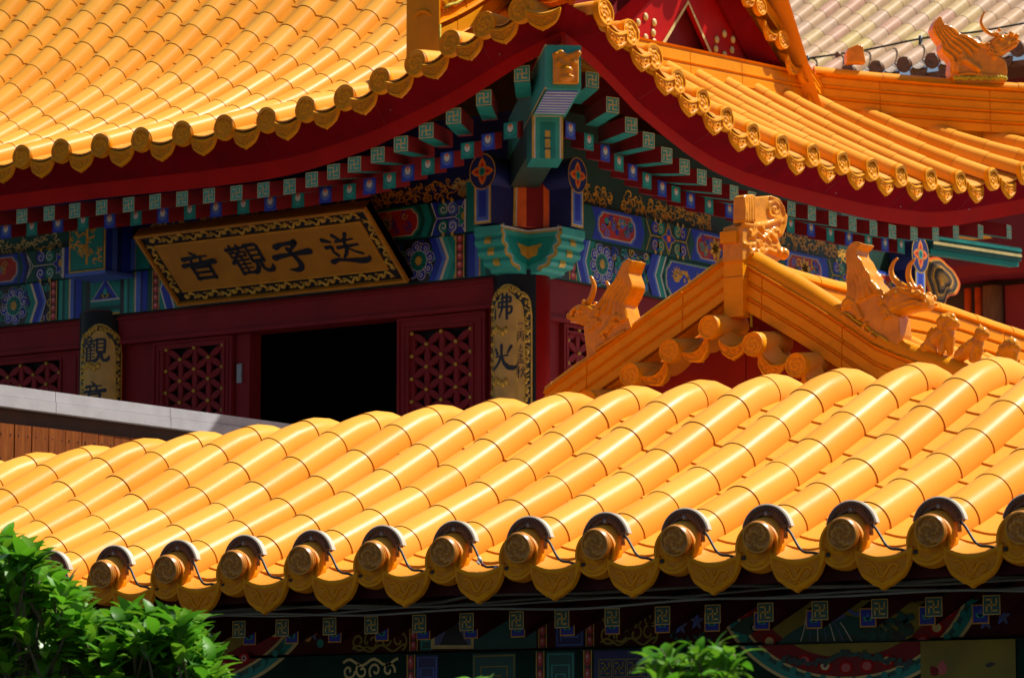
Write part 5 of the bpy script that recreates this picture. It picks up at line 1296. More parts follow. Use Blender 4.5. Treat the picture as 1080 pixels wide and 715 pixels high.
tR, BR = beast('ridge_beast', 'horned glazed dragon head facing right on the pavilion ridge above the small seated figures', PLB, 880, 245, 4.767,
  [(140, 60), (112, 66), (95, 92), (86, 125), (90, 160), (98, 195), (92, 235), (94, 270), (92, 310), (82, 350), (62, 398)],
  [(168, 61), (158, 78), (142, 96), (146, 122), (166, 146), (176, 168), (188, 196), (207, 218), (217, 246), (240, 268), (266, 302)],
  [(58, 420), (150, 490), (260, 560), (350, 600)], [(360, 520), (352, 430), (300, 400)],
  [((262, 300), (266, 432), .052), ((320, 286), (318, 428), .062), ((375, 283), (372, 414), .060), ((418, 296), (415, 402), .050), ((452, 306), (450, 398), .047), ((478, 318), (476, 392), .044), ((492, 340), (490, 372), .024)],
  [([(300, 374), (340, 374), (390, 357), (430, 348), (465, 360), (490, 354)], .93, .0075), ([(302, 392), (345, 394), (395, 377), (435, 368), (468, 378)], .88, .0075)],
  .115, [[(378, 285), (345, 265), (312, 235), (300, 195), (312, 155), (334, 134)], [(392, 285), (372, 255), (358, 215), (362, 170), (378, 145), (392, 130)]],
  [(345, 315, .019)], [(280, 392, 24, 0), (302, 424, 20, 2), (268, 348, 18, 1), (262, 312, 16, 3)], [(447, 312, .017), (472, 326, .016), (403, 270, .012), (410, 284, .014), (318, 345, .016)],
  [([(78, 392), (84, 360), (108, 346), (132, 362), (152, 402), (172, 446)], .013), ([(100, 385), (116, 374), (140, 412), (156, 448)], .008), ([(70, 420), (150, 480), (240, 540)], .010), ([(184, 468), (194, 478)], .017), ([(215, 505), (222, 512)], .012)],
  [[(300, 320), (325, 294), (360, 290), (390, 302), (440, 322)], [(312, 342), (345, 338), (378, 330)]])
tL, BL = beast('ridge_beast', 'horned glazed dragon head facing left on the shaded pavilion ridge', PLB, 580, 230, 3.575,
  [(335, 165), (329, 190), (321, 213), (331, 240), (334, 262), (325, 285), (318, 305), (308, 330), (313, 352), (322, 392)],
  [(318, 160), (300, 175), (285, 200), (272, 225), (262, 246), (244, 268), (228, 290), (212, 310), (200, 325), (186, 345)],
  [(335, 430), (250, 490), (165, 545)], [(160, 500), (150, 415), (180, 380)],
  [((204, 335), (206, 432), .050), ((172, 327), (172, 428), .058), ((140, 326), (138, 412), .054), ((118, 340), (116, 402), .044), ((98, 356), (98, 398), .038), ((86, 370), (88, 388), .02)],
  [([(182, 384), (155, 386), (125, 380), (100, 382), (88, 378)], .92, .0075), ([(182, 398), (155, 399), (128, 392), (102, 394)], .88, .0075)],
  .115, [[(150, 330), (168, 300), (178, 262), (172, 235), (166, 222)], [(182, 332), (202, 302), (214, 270), (208, 248), (200, 236)]],
  [(134, 352, .018)], [(198, 392, 18, 0), (180, 416, 15, 2), (204, 358, 14, 1)], [(104, 362, .014), (92, 372, .012), (150, 320, .012), (160, 372, .014)],
  [([(300, 395), (285, 375), (262, 385), (240, 420), (215, 445)], .013), ([(285, 400), (265, 405), (240, 440)], .008), ([(310, 430), (250, 468), (200, 500)], .010), ([(235, 450), (230, 455)], .016)],
  [[(182, 352), (155, 336), (125, 340), (104, 356)], [(162, 374), (136, 372), (118, 366)]])
HPL = ((-12.50, 20.45, 0), (1, -1, 0))
tT, BT = beast('ridge_beast', 'glazed dragon head with one raised horn on the big temple roof, before the pale tiles', HPL, 960, 0, 7.15,
  [(208, 142), (176, 170), (152, 222), (160, 262), (190, 310), (218, 340), (215, 385), (240, 425), (285, 475), (282, 540)],
  [(214, 145), (225, 172), (245, 198), (300, 214), (335, 240), (362, 272), (430, 290), (480, 312), (520, 332), (570, 340)],
  [(290, 585), (320, 640), (700, 640)], [(716, 560), (706, 490), (690, 460), (600, 420)],
  [((560, 330), (600, 460), .055), ((625, 288), (645, 458), .066), ((680, 266), (690, 432), .064), ((725, 262), (735, 400), .056), ((765, 256), (770, 378), .052), ((795, 265), (798, 358), .048), ((815, 298), (812, 334), .024)],
  [([(668, 382), (705, 362), (745, 338), (780, 322), (810, 325)], .93, .009), ([(670, 404), (708, 388), (750, 362), (786, 345)], .88, .009)],
  .13, [[(655, 262), (620, 270), (575, 250), (540, 215), (525, 170), (538, 125), (556, 94)]],
  [(673, 304, .021)], [(566, 356, 26, 0), (592, 402, 26, 2), (625, 436, 24, 1)], [(745, 268, .018), (788, 284, .017), (655, 240, .014), (520, 575, .018), (640, 350, .018)],
  [([(330, 560), (345, 490), (385, 468), (450, 505), (510, 552)], .021), ([(365, 420), (372, 445), (382, 470)], .015), ([(330, 590), (420, 570), (520, 585), (640, 590)], .012), ([(318, 480), (310, 520), (312, 560)], .014)],
  [[(600, 345), (640, 300), (680, 278), (715, 300)], [(640, 340), (672, 330), (705, 318)]])
mb = MB()
for i in range(22): mb.ball(BT(320 + 18 * i, 605 + 4 * sin(i * 1.9), .07), (.012, .02, .018), 'lime_grout', 6, 4)
mb.build('grout_bed', tT)
# end of another ornament behind the gable foot, and the foliage ornament on the front ridge
mb = MB(); q = [hit(x, y, (-12.40, 20.55, 0), (1, -1, 0)) for x, y in [(892, 68), (891, 58), (894, 52), (903, 48), (909, 50), (910, 57), (912, 68)]]
t = thing('ridge_stub', 'short rounded glazed stub on the hip ridge right of the gable edge', 'ornament', (q[0] + q[-1]) / 2)
n_ = V((1, -1, 0)).normalized(); mb.prism([p - n_ * .04 for p in q], n_ * .08, 'glaze_beast'); remeshed(mb, 'stub_body', .006, 3, t)
t = thing('ridge_ornament', 'carved foliage foot of an ornament on the front ridge, cut by the top edge', 'ornament', (RX, 16.3, zs(16.3) + .38))
mb = MB(); zf = lambda Y: zs(Y) + .42
for i in range(14):
    Y = 15.98 + .055 * i
    for s in (-1, 1):
        mb.ball((RX + s * .07, Y, zf(Y) + .03 + .02 * sin(i * 2.2)), (.03, .04, .045), 'glaze_beast', 8, 6); mb.tube([(RX + s * .075, Y, zf(Y)), (RX + s * .09, Y + .02, zf(Y) + .06), (RX + s * .06, Y + .05, zf(Y) + .13)], [.015, .018, .008], 'glaze_beast', 6)
for i in range(8): mb.ball((RX, 16.0 + .1 * i, zf(16.0 + .1 * i) + .06 + .03 * i), (.07, .09, .10), 'glaze_beast', 10, 8)
remeshed(mb, 'foliage', .008, 2, t)
mb = MB(); mb.tube([(RX + .095, 15.96 + .06 * i, zf(15.96 + .06 * i) - .005 + .006 * sin(i * 2)) for i in range(14)], .010, 'lime_grout', 6); mb.build('grout_bed', t)

# small seated figures
def figure(name, label, ox, oy, sc, parts, balls, group, flip=1):
    n = V((0, -1, 0)); p0 = V((0, GY, 0))
    B = lambda x, y, w_=0: hit(ox + x / sc, oy + y / sc, p0, n) + n * w_
    t = thing(name, label, 'roof figure', B(*parts[0][0][0]), group); mb = MB()
    for pl, r in parts:
        mb.tube([B(p[0], p[1], p[2] if len(p) > 2 else 0) for p in pl], r, 'glaze_beast', 10)
        for p, rr in ((pl[0], r[0]), (pl[-1], r[-1])): mb.ball(B(p[0], p[1], p[2] if len(p) > 2 else 0), rr, 'glaze_beast', 10, 6)
    for x, y, w_, r in balls: mb.ball(B(x, y, w_), r, 'glaze_beast', 10, 8)
    return remeshed(mb, 'body', .0035, 2, t)
S = 7.15
figure('seated_lion', 'small seated glazed lion figure closest to the dragon head on the ridge', 960, 310, S,
  [([(150, 400), (180, 350), (230, 300), (275, 270)], [.036, .040, .040, .034]), ([(280, 290), (300, 330), (300, 440)], [.034, .026, .016]),
   ([(255, 440, .025), (260, 380, .02), (280, 320, .01)], [.016, .018, .02]), ([(135, 415, .02), (160, 380, .02), (200, 430, .02)], [.03, .034, .014]), ([(135, 400), (150, 300), (170, 262)], [.016, .016, .009])],
  [(290, 220, 0, .044), (335, 225, 0, .026), (348, 215, 0, .014), (265, 185, .015, .022), (290, 172, 0, .022), (320, 178, .01, .020), (250, 215, .02, .024), (255, 245, .02, .022), (330, 200, .025, .010), (290, 255, .03, .016), (280, 190, .035, .014), (310, 185, .03, .012)], None)
figure('seated_phoenix', 'small seated glazed figure with a pointed crest, second behind the lion', 960, 310, S,
  [([(375, 470), (410, 440), (460, 400), (505, 360)], [.030, .036, .034, .026]), ([(510, 370), (520, 420), (500, 515)], [.028, .022, .014]), ([(370, 500), (385, 430), (400, 410)], [.020, .016, .010]),
   ([(480, 500, .02), (490, 440, .015), (505, 390, .01)], [.014, .017, .02]), ([(505, 350), (530, 310)], [.026, .024]), ([(535, 290), (530, 255), (524, 228)], [.020, .013, .004])],
  [(540, 300, 0, .034), (572, 305, 0, .018), (580, 318, 0, .010), (548, 288, .022, .010), (450, 395, .02, .022), (475, 370, .02, .018)], None)
figure('seated_beast', 'small glazed figure half hidden behind the near roof tiles, third along the ridge', 960, 310, S,
  [([(700, 470), (735, 430), (760, 400)], [.036, .036, .030]), ([(770, 420), (785, 520)], [.03, .016]), ([(762, 390), (765, 350), (762, 322)], [.028, .016, .005])],
  [(765, 395, 0, .040), (800, 405, 0, .022), (812, 425, 0, .012), (720, 420, .02, .026), (785, 385, .025, .011), (745, 375, .02, .018)], None)

# ------------------------------------------------------------------ pale roofed hall far behind
far = thing('pale_roof_hall', 'distant hall with worn pale pinkish roof tiles behind the temple gable', 'hall', (-18, 35, 0))
mb = MB(); rg = random.Random(9); frows = []
ex = hitY(983.8, 64.6, 31.0)
pals = ['pale_tile_%d' % i for i in range(5)]
for k in range(-22, 10):
    X = ex.x + .328 * k
    pts = [(X, 31.0 + d, ex.z + .50 * d + .022 * d * d) for d in [.5 * i for i in range(17)]]
    frows.append(Path(pts))
bundle_roof(frows, lambda P, k: [min(P.L, .345 * i + (.0 if i else 0)) for i in range(int(P.L / .345) + 1)], (1, 0, 0), mb, .092, .089, pals, 'pale_pan', rg, na=8, depth=.05, edge=.06)
froof = mb.build('tiled_roof', far)
fd = relief_disc('eave_disc', .082, 'brown_trim'); fdr = drip_mesh('drip_tile', .2, .13, .03, 'brown_trim')
for k in range(-8, 10):
    X = ex.x + .328 * k; inst(fd, 'eave_disc', (X, 30.97, ex.z), (0, 0, 0), froof); inst(fdr, 'drip_tile', (X + .164, 30.99, ex.z - .06), (0, 0, 0), froof)
mb = MB()
for k in range(-8, 10, 4):
    X = ex.x + .328 * k; mb.ball((X, 31.32, ex.z + .27), (.04, .04, .045), 'brown_trim', 8, 6)
mb.build('tile_nail', froof)
mb = MB(); mb.box(ex.x - 7.5, ex.x + 3.5, 31.6, 38, 0.004, ex.z - .05, 'plaster_red'); mb.build('wall', far)
mb = MB(); mb.box(ex.x - 7.5, ex.x + 3.2, 31.05, 31.6, ex.z - .16, ex.z - .10, 'brown_trim'); mb.build('eave_soffit', far)
cb_ = thing('roof_cable', 'thin dark cable on short posts running along the pale tiled roof', 'cable', (ex.x, 31.4, ex.z + .3))
mb = MB(); a = hitY(852, 62, 31.35); b = hitY(971, 41, 31.35); c = hitY(1095, 22, 31.35)
mb.tube([a, a.lerp(b, .5) - V((0, 0, .02)), b, b.lerp(c, .5) - V((0, 0, .02)), c], .011, 'cable_black', 6); mb.build('cable', cb_)
for p, h in ((b, .32), (a, .2)):
    mb = MB(); mb.tube([p - V((0, 0, h)), p + V((0, 0, .03))], .022, 'cable_black', 8); mb.build('cable_post', cb_)
# side gallery between the two, with posts
sg = thing('side_gallery', 'dim side gallery with brown posts and dark red wall at the right edge', 'gallery', (-11.5, 25.5, 3.25))
mb = MB(); SY = 25.2
def sx(x): return hitY(x, 330, SY).x
mb.box(sx(930), sx(1130), SY + .06, SY + .2, 3.25, 7.0, 'plank_dark'); mb.box(sx(1060), sx(1200), SY, SY + .055, 3.25, 6.95, 'plaster_red'); mb.build('wall', sg)
for a, b, m in ((1019, 1026, 'orange_red'), (1030, 1037, 'orange_red'), (1039, 1059, 'timber_brown')):
    mb = MB(); mb.tube([((sx(a) + sx(b)) / 2, SY - .02, 3.25), ((sx(a) + sx(b)) / 2, SY - .02, 6.95)], (sx(b) - sx(a)) / 2, m, 16); mb.build('post', sg)
mb = MB(); mb.box(sx(930), sx(1200), SY - .3, SY + 1.5, 7.0, 7.1, 'maroon'); mb.build('ceiling', sg)
# ------------------------------------------------------------------ near hall (front roof)
NX = [-8.17 + .3 * k for k in range(-9, 18)]
near = thing('front_hall', 'front hall with bright yellow tiled roof and shaded painted beams under its eave', 'hall', (-7.0, 10.6, 0.0))
PROFN = [(9.10, 3.775), (9.256, 3.838), (9.461, 3.922), (9.692, 4.016), (9.901, 4.110), (10.123, 4.220), (10.343, 4.330), (10.45, 4.380), (10.53, 4.407), (10.60, 4.424), (10.66, 4.428), (10.72, 4.420), (10.80, 4.395), (10.9, 4.35), (11.2, 4.19), (12.2, 3.72)]
def arch(X): return -.006 * (X + 6.5) ** 2 if X < -6.5 else -.004 * (X + 6.5) ** 2
def nseams(P, k):
    ys = [9.10, 9.256, 9.461, 9.692, 9.901, 10.123, 10.343, 10.545, 10.78, 11.0, 11.22, 11.44, 11.66, 11.88, 12.1, 12.2]
    out = []
    for y in ys:
        x = 0
        for i in range(len(P.p) - 1):
            if P.p[i].y <= y <= P.p[i + 1].y: x = P.c[i] + (y - P.p[i].y) / (P.p[i + 1].y - P.p[i].y) * (P.c[i + 1] - P.c[i]); break
        out.append(x + .006 * sin(k * 2.3 + len(out)))
    out[0] = 0; out[-1] = P.L; return out
rng = random.Random(12); nrows = [Path([(X, y, z - .073 + arch(X)) for y, z in PROFN]) for X in NX]
mb = MB()
for k, P in enumerate(nrows): barrel_row(mb, P, (1, 0, 0), nseams(P, k), .0735, .0705, na=22, rng=rng, a0=-.35)
for a, b in zip(nrows, nrows[1:]):
    s = [.045, .13]; 
    while s[-1] < a.L: s.append(s[-1] + .165)
    s[-1] = a.L; pan_strip(mb, a, b, (1, 0, 0), s, .020, 'glaze_b', .055, 8)
nroof = mb.build('tiled_roof', near)
nd = relief_disc('eave_disc', .080, amp=.005); ndr = drip_mesh('drip_tile', .196, .125, .026, depth=.075)
for X in NX: inst(nd, 'eave_disc', (X, 9.085, 3.697 + arch(X)), (radians(-5), 0, 0), nroof)
for X in NX[:-1]: inst(ndr, 'drip_tile', (X + .15, 9.075, 3.676 + arch(X)), (radians(-4), 0, 0), nroof)
# boards under the eave
mb = MB(); mb.add([(-10.9, 9.16, 3.60), (-3.0, 9.16, 3.60), (-3.0, 10.6, 4.20), (-10.9, 10.6, 4.20)], [(3, 2, 1, 0)], 'shaded_lacquer'); mb.box(-10.9, -3.0, 9.13, 9.155, 3.585, 3.655, 'shaded_lacquer'); mb.build('eave_board', near)
NR = [(252.5, 657.5), (298, 655), (348, 652.5), (392, 649.5), (442.5, 648.7), (492.5, 647.5), (545, 646), (593, 643.5), (646, 641.3), (699, 638), (752, 636), (807.5, 633.7), (865, 632), (928, 631), (985, 629), (1046, 627)]
step = (NR[-1][0] - NR[0][0]) / 15
xs = [hitY(x, y, 9.34).x for x, y in NR]; zn = 3.508
d = (xs[-1] - xs[0]) / 15
for X in [xs[0] - d * k for k in range(9, 0, -1)] + xs + [xs[-1] + d * k for k in range(1, 11)]:
    mb = MB(); h = .030
    mb.obox((X - h, 9.34, zn - h), (2 * h, 0, 0), (0, 1.0, .40), (0, 0, 2 * h), 'shaded_lacquer'); r = mb.build('rafter', near)
    mb = MB(); cv = Canvas(mb, (X, 9.339, zn), (1, 0, 0), (0, 0, 1), (0, -1, 0), .0006)
    cv.rect(-h, h, -h, h, 'teal_dark', 1); cv.manji((0, 0), (h, 0), (0, h), 'gold_paint', 2, .13); mb.build('rafter_end', r)
    mb = MB(); X2 = X + .005; y2 = 9.62; z2 = zn - .012
    mb.obox((X2 - h, y2, z2 - h), (2 * h, 0, 0), (0, .5, .2), (0, 0, 2 * h), 'shaded_lacquer'); r = mb.build('inner_rafter', near)
    mb = MB(); cv = Canvas(mb, (X2, y2 - .001, z2), (1, 0, 0), (0, 0, 1), (0, -1, 0), .0006)
    cv.rect(-h, h, -h, h, 'gold_scroll', 1); cv.rect(-h * .86, h * .86, -h * .86, h * .86, 'blue', 2); cv.petal((0, -.01), pi / 2, .026, .008, 'blue_light', 3); cv.petal((0, -.01), pi / 2 + .9, .022, .007, 'teal_light', 3); cv.petal((0, -.01), pi / 2 - .9, .022, .007, 'teal_light', 3); mb.build('rafter_end', r)
NY = 9.95; mb = MB()
zj = hitY(600, 684, NY).z
mb.box(-10.9, -3.0, NY, NY + .2, zj + .002, 3.66, 'shaded_lacquer'); mb.box(-10.9, -3.0, NY - .02, NY + .2, 3.15, zj - .002, 'shaded_green')
cu = Canvas(mb, (0, NY, 0), (1, 0, 0), (0, 0, 1), (0, -1, 0)); cl = Canvas(mb, (0, NY - .02, 0), (1, 0, 0), (0, 0, 1), (0, -1, 0))
U = lambda x, y=668: cu.px(x, y)[0]; Vz = lambda x, y: cu.px(x, y)[1]
zu0, zu1 = zj + .006, 3.56
def clip_ell(cv, cx, cy, rx, ry, m, l, zlo, zhi):
    c = cv.px(cx, cy); e = cv.px(cx + rx, cy); f = cv.px(cx, cy + ry); RX_ = e[0] - c[0]; RZ = c[1] - f[1]
    pts = []
    n = 40
    for i in range(n + 1):
        z = lerp(zlo, zhi, i / n); q = 1 - ((z - c[1]) / RZ) ** 2
        if q > 0: pts.append((c[0] + RX_ * sqrt(q), z))
    for i in range(n, -1, -1):
        z = lerp(zlo, zhi, i / n); q = 1 - ((z - c[1]) / RZ) ** 2
        if q > 0: pts.append((c[0] - RX_ * sqrt(q), z))
    if len(pts) > 5: cv.poly(pts, m, l)
def hill(pts, m, l): cu.poly(cu.pxs(pts), m, l)
for cx, cy, R in ((893, 598, 150), (195, 604, 150), (-300, 620, 150)):
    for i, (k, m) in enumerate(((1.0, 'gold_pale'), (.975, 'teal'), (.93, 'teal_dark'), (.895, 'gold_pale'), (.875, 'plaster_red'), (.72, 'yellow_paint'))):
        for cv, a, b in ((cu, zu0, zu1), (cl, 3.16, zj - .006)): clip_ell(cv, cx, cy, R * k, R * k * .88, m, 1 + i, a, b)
    for q in range(17):                         # scalloped ribbon of the frame
        an = pi * (q + .5) / 17; x, y = cx + R * .80 * cos(an), cy + R * .80 * .88 * sin(an); cv = cu if y < 682 else cl
        if abs(y - 684) < 5 or y < 628: continue
        c = cv.px(x, y); cv.ell(c, .026, .022, 'red', 8); cv.ell(c, .017, .014, 'pink' if q % 3 else 'gold_pale', 9)
        if q % 4 == 1: cv.ell(c, .010, .010, 'white_paint', 10); cv.ell(c, .006, .006, 'plaster_red', 11)
    for q in range(26):
        an = pi * (q + .5) / 26; x, y = cx + R * .905 * cos(an), cy + R * .905 * .88 * sin(an)
        if 632 < y < 680 or y > 688: cv = cu if y < 684 else cl; cv.ell(cv.px(x, y), .013, .013, 'teal', 7)
# landscape in the right-hand arch
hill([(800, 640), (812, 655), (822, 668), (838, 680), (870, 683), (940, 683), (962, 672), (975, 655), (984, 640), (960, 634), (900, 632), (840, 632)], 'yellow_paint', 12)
hill([(818, 682), (830, 670), (846, 660), (868, 652), (892, 648), (915, 652), (932, 662), (944, 674), (950, 682)], 'teal_dark', 13)
hill([(838, 682), (850, 672), (862, 668), (880, 671), (900, 668), (914, 673), (926, 682)], 'green_dark', 14)
for k in range(7): cu.ribbon([cu.px(852 + k * 6 + 2 * sin(k), 650 + k), cu.px(850 + k * 7, 662), cu.px(846 + k * 9, 676)], .004, 'blue_grey' if k % 2 else 'white_paint', 15)
hill([(856, 652), (864, 640), (874, 636), (884, 640), (894, 650), (880, 656), (866, 657)], 'blue_grey', 14); cu.ribbon([cu.px(x, y) for x, y in ((866, 642), (880, 645), (892, 640), (904, 648), (914, 645))], .010, 'blue_light', 16)
rg = random.Random(6)
for k in range(26):
    x, y = rg.uniform(905, 965), rg.uniform(644, 678); cu.ell(cu.px(x, y), rg.uniform(.010, .022), rg.uniform(.008, .018), rg.choice(('black_paint', 'green_dark', 'teal_dark')), 15 + k * .1, 7)
for k in range(12): cu.petal(cu.px(936 + 6 * (k % 5), 648 + 5 * (k // 4)), k * .9, .03, .006, 'teal_dark', 19)
hill([(770, 664), (785, 652), (800, 646), (812, 650), (806, 662), (790, 670)], 'green_dark', 9)
for k in range(40): cl.ell(cl.px(828 + k * 3.4, 694 + 5 * sin(k * .21) + rg.uniform(-3, 3)), rg.uniform(.008, .018), rg.uniform(.006, .014), rg.choice(('black_paint', 'green_dark', 'teal_dark')), 12 + k * .05, 6)
# panels between the arches
for a, b in ((372, 428), (634, 692)):
    for sd_ in range(3):
        pass
    for k in range(4):
        c = (lerp(U(a), U(b), (k + .5) / 4), lerp(zu0, zu1, .35)); cu.spiral(c, .04, 1.2, k * 1.7, 1 if k % 2 else -1, .008, 'yellow_paint', 2); cu.spiral((c[0], c[1] + .05), .03, 1.1, k * 2.3, -1 if k % 2 else 1, .007, 'yellow_paint', 2)
    cu.ribbon([(lerp(U(a), U(b), i / 16), lerp(zu0, zu1, .12) + .012 * sin(i * .9)) for i in range(17)], .008, 'yellow_paint', 3)
for a, b in ((432, 441), (568, 577), (618, 627)):
    cu.beads(U(a), U(b), zu0, zu1, 3, 2); cl.beads(U(a + 1), U(b + 1), 3.2, zj - .006, 4, 2)
def fret(cv, u0, u1, v0, v1, base, line, l=2):
    cv.rect(u0, u1, v0, v1, base, l); cv.outline([(u0 + .008, v0 + .008), (u1 - .008, v0 + .008), (u1 - .008, v1 - .008), (u0 + .008, v1 - .008)], .006, line, l + 1)
    for q in (.2, .34):
        du, dv2 = (u1 - u0) * q, (v1 - v0) * q; cv.ribbon([(u0 + du, v0 + dv2), (u0 + du, v1 - dv2), (u1 - du, v1 - dv2), (u1 - du, v0 + dv2 * 1.5), (u0 + du * 1.5, v0 + dv2 * 1.5)], .006, line, l + 1)
fret(cu, U(443), U(457), zu0, zu1, 'teal_dark', 'teal_light'); fret(cu, U(586), U(616), zu0, zu1, 'blue_dark', 'blue_light'); cu.rect(U(500), U(566), zu0, zu1, 'teal_dark', 2)
cu.poly(cu.pxs([(455, 684), (455, 655), (500, 655), (500, 684)]), 'gold_pale', 4); cu.poly(cu.pxs([(459, 680), (459, 657), (497, 657), (497, 680)]), 'blue_grey', 5); cu.poly(cu.pxs([(464, 680), (470, 668), (472, 658), (484, 658), (487, 668), (494, 680)]), 'black_paint', 6)
fret(cl, U(443), U(466), 3.2, zj - .01, 'blue_dark', 'blue_light'); fret(cl, U(502), U(548), 3.2, zj - .01, 'teal_dark', 'yellow_paint'); fret(cl, U(580), U(610), 3.2, zj - .01, 'teal_dark', 'teal_light')
cl.rect(U(630), U(722), 3.2, zj - .01, 'blue_dark', 2)
for k in range(6):
    c = (U(642 + k * 15), zj - .07); cl.manji(c, (.028, 0), (0, .032), 'yellow_paint', 3, .16)
for k in range(4): cl.spiral((U(372 + 14 * k), zj - .06), .03, 1.1, k * 2, 1 if k % 2 else -1, .009, 'gold_pale', 3)
cl.ribbon([(lerp(U(366), U(424), i / 14), zj - .03 + .012 * sin(i)) for i in range(15)], .010, 'gold_pale', 3)
cl.rect(U(975), U(1075), 3.2, zj - .006, 'yellow_paint', 12); cl.petal(cl.px(995, 712), pi / 2, .05, .02, 'pink', 13); cl.petal(cl.px(990, 712), pi / 2 + .7, .04, .016, 'plaster_red', 13); cl.petal(cl.px(1040, 702), .2, .04, .008, 'black_paint', 13)
for x, y in ((718, 660), (735, 655), (1040, 655), (1058, 650), (330, 668)):
    for k in range(5): cu.petal(cu.px(x, y), k * 1.25 + .3, .03, .007, 'blue_light' if k % 2 else 'blue_grey', 2)
for k in range(10): cu.petal(cu.px(706 + k * 5, 672 + 3 * sin(k)), .6 + k, .03, .006, 'teal_dark', 2)
for x, y, m in ((325, 672, 'gold_scroll'), (332, 665, 'orange_red'), (338, 678, 'teal')): cu.ell(cu.px(x, y), .016, .016, m, 3)
mb.build('painted_beam', near)
mb = MB(); mb.box(-10.9, -3.0, 11.9, 12.1, 0.004, 3.6, 'plaster_red'); mb.box(-10.9, -3.0, NY, 11.9, 0.004, .3, 'stone'); mb.build('wall', near)
for X in (-10.2, -8.3, U(30), U(530), -4.9, -3.3):
    mb = MB(); mb.tube([(X, NY + .1, .3), (X, NY + .1, 3.16)], .13, 'red', 24); mb.build('pillar', near)

# lamps on the tile ends
ORD = ['first', 'second', 'third', 'fourth', 'fifth', 'sixth', 'seventh', 'eighth', 'ninth', 'tenth', 'eleventh', 'twelfth', 'thirteenth', 'fourteenth', 'fifteenth']
lamp_disc = relief_disc('disc', .050, 'bronze_light', .012, .010, .005, 1)
vis = [X for X in NX if -8.9 < X < -4.75]
for i, X in enumerate(vis):
    az = arch(X); c0 = V((X + .024, 9.050, 3.722 + az)); ax = V((-.10, .96, .16)).normalized()
    lab = '%s bronze lamp under a curved hood, counted from the left along the front eave' % ORD[i]
    if i == 0: lab = 'leftmost bronze lamp under a curved hood, half hidden by the leafy bush'
    if abs(hitY(480, 580, 9.1).x - X) < .12: lab = 'hooded bronze lamp on the front eave with red and white tape on its cable'
    t = thing('eave_lamp', lab, 'lamp', c0, 'hooded lamps along the front eave')
    mb = MB(); mb.tube([c0 + ax * .008, c0 + ax * .16], .036, 'lamp_tube', 24); mb.tube([c0 + ax * .005, c0 + ax * .018], [.051, .047], 'bronze_red', 24); mb.build('body', t)
    inst(lamp_disc, 'disc', c0 - ax * .004, (radians(9), 0, radians(6)), t)
    mb = MB(); hc = V((X + .012, 9.115, 3.738 + az)); R1, R0, Dp = .087, .057, .026; n = 22
    f = []; 
    for r_, y_ in ((R0, 0), (R1, 0), (R1 + .004, .004), (R1 + .002, Dp), (R0, Dp)): f.append([hc + V((r_ * cos(.22 + (pi - .44) * j / n), y_, r_ * 1.0 * sin(.22 + (pi - .44) * j / n))) for j in range(n + 1)])
    for a, b, m in ((0, 1, 'bronze'), (1, 2, 'alloy'), (2, 3, 'alloy'), (3, 4, 'bronze'), (4, 0, 'bronze')):
        mb.add(f[a] + f[b], [(j, j + 1, n + 2 + j, n + 1 + j) for j in range(n)], m, True)
    for j in (0, n): mb.add([q[j] for q in f], [(0, 1, 2, 3, 4)], 'bronze')
    for j in range(18):
        an = .3 + 2.54 * j / 17; rr = .073; mb.ball(hc + V((rr * cos(an), -.001, rr * sin(an))), (.006, .003, .006), 'bronze', 6, 4)
    mb.tube([hc + V((0, .01, R0 - .004)), hc + V((0, .01, R0 + .012))], .012, 'steel', 8); mb.build('hood', t)
    mb = MB(); k = hc + V((.072, .0, .012)); mb.tube([k, k + V((.006, -.01, -.03))], .007, 'bronze_red', 8); mb.box(k.x - .008, k.x + .012, k.y - .006, k.y + .012, k.z, k.z + .012, 'bronze'); mb.build('bracket', t)
    mb = MB(); rg = random.Random(i)
    e = V((X + .238, 9.085, 3.655 + az)); s0 = k + V((.006, -.004, .0)); sag = rg.uniform(.02, .04)
    pts = [s0.lerp(e, q) + V((.0, -.012 * sin(pi * q), -sag * sin(pi * q) * (1.2 - q) + .012 * (1 - q) * sin(q * 9))) for q in [j / 14 for j in range(15)]]
    taped = 'tape' in lab
    mb.tube(pts, .0042, 'cable_black', 8)
    mb.tube([pts[-2], e + V((.022, 0, .006))], .008, 'cable_black', 8)
    if taped:
        mb.tube([pts[4], pts[5]], .0065, 'cable_white', 8); mb.tube([pts[6], pts[7] + V((-.01, 0, .004))], .007, 'cable_red', 8); mb.tube([pts[11], pts[12]], .0068, 'cable_white', 8)
        mb.tube([pts[6] + V((-.02, -.004, .01)), pts[8] + V((-.03, -.004, .01))], .004, 'cable_white', 6)
    mb.build('cable', t)

# wires under the eave
tw = thing('wire_bundle', 'slack grey wires strung beneath the front eave below the drip tiles', 'cable', (-7, 9.22, 3.56))
for k in range(4):
    mb = MB(); rg = random.Random(40 + k); pts = []
    for i in range(61):
        X = -10.5 + 6 * i / 60; u = (X + 8.0) / 3.2
        pts.append((X, 9.20 + .015 * k, 3.548 + .014 * k - .012 * abs(sin(u * 4.2 + k * 1.4)) + .006 * sin(X * 7 + k * 2) - (.012 if X < -7 else 0) * k * .3))
    mb.tube(pts, .0042 if k < 3 else .006, 'cable_grey', 6); mb.build('wire', tw)

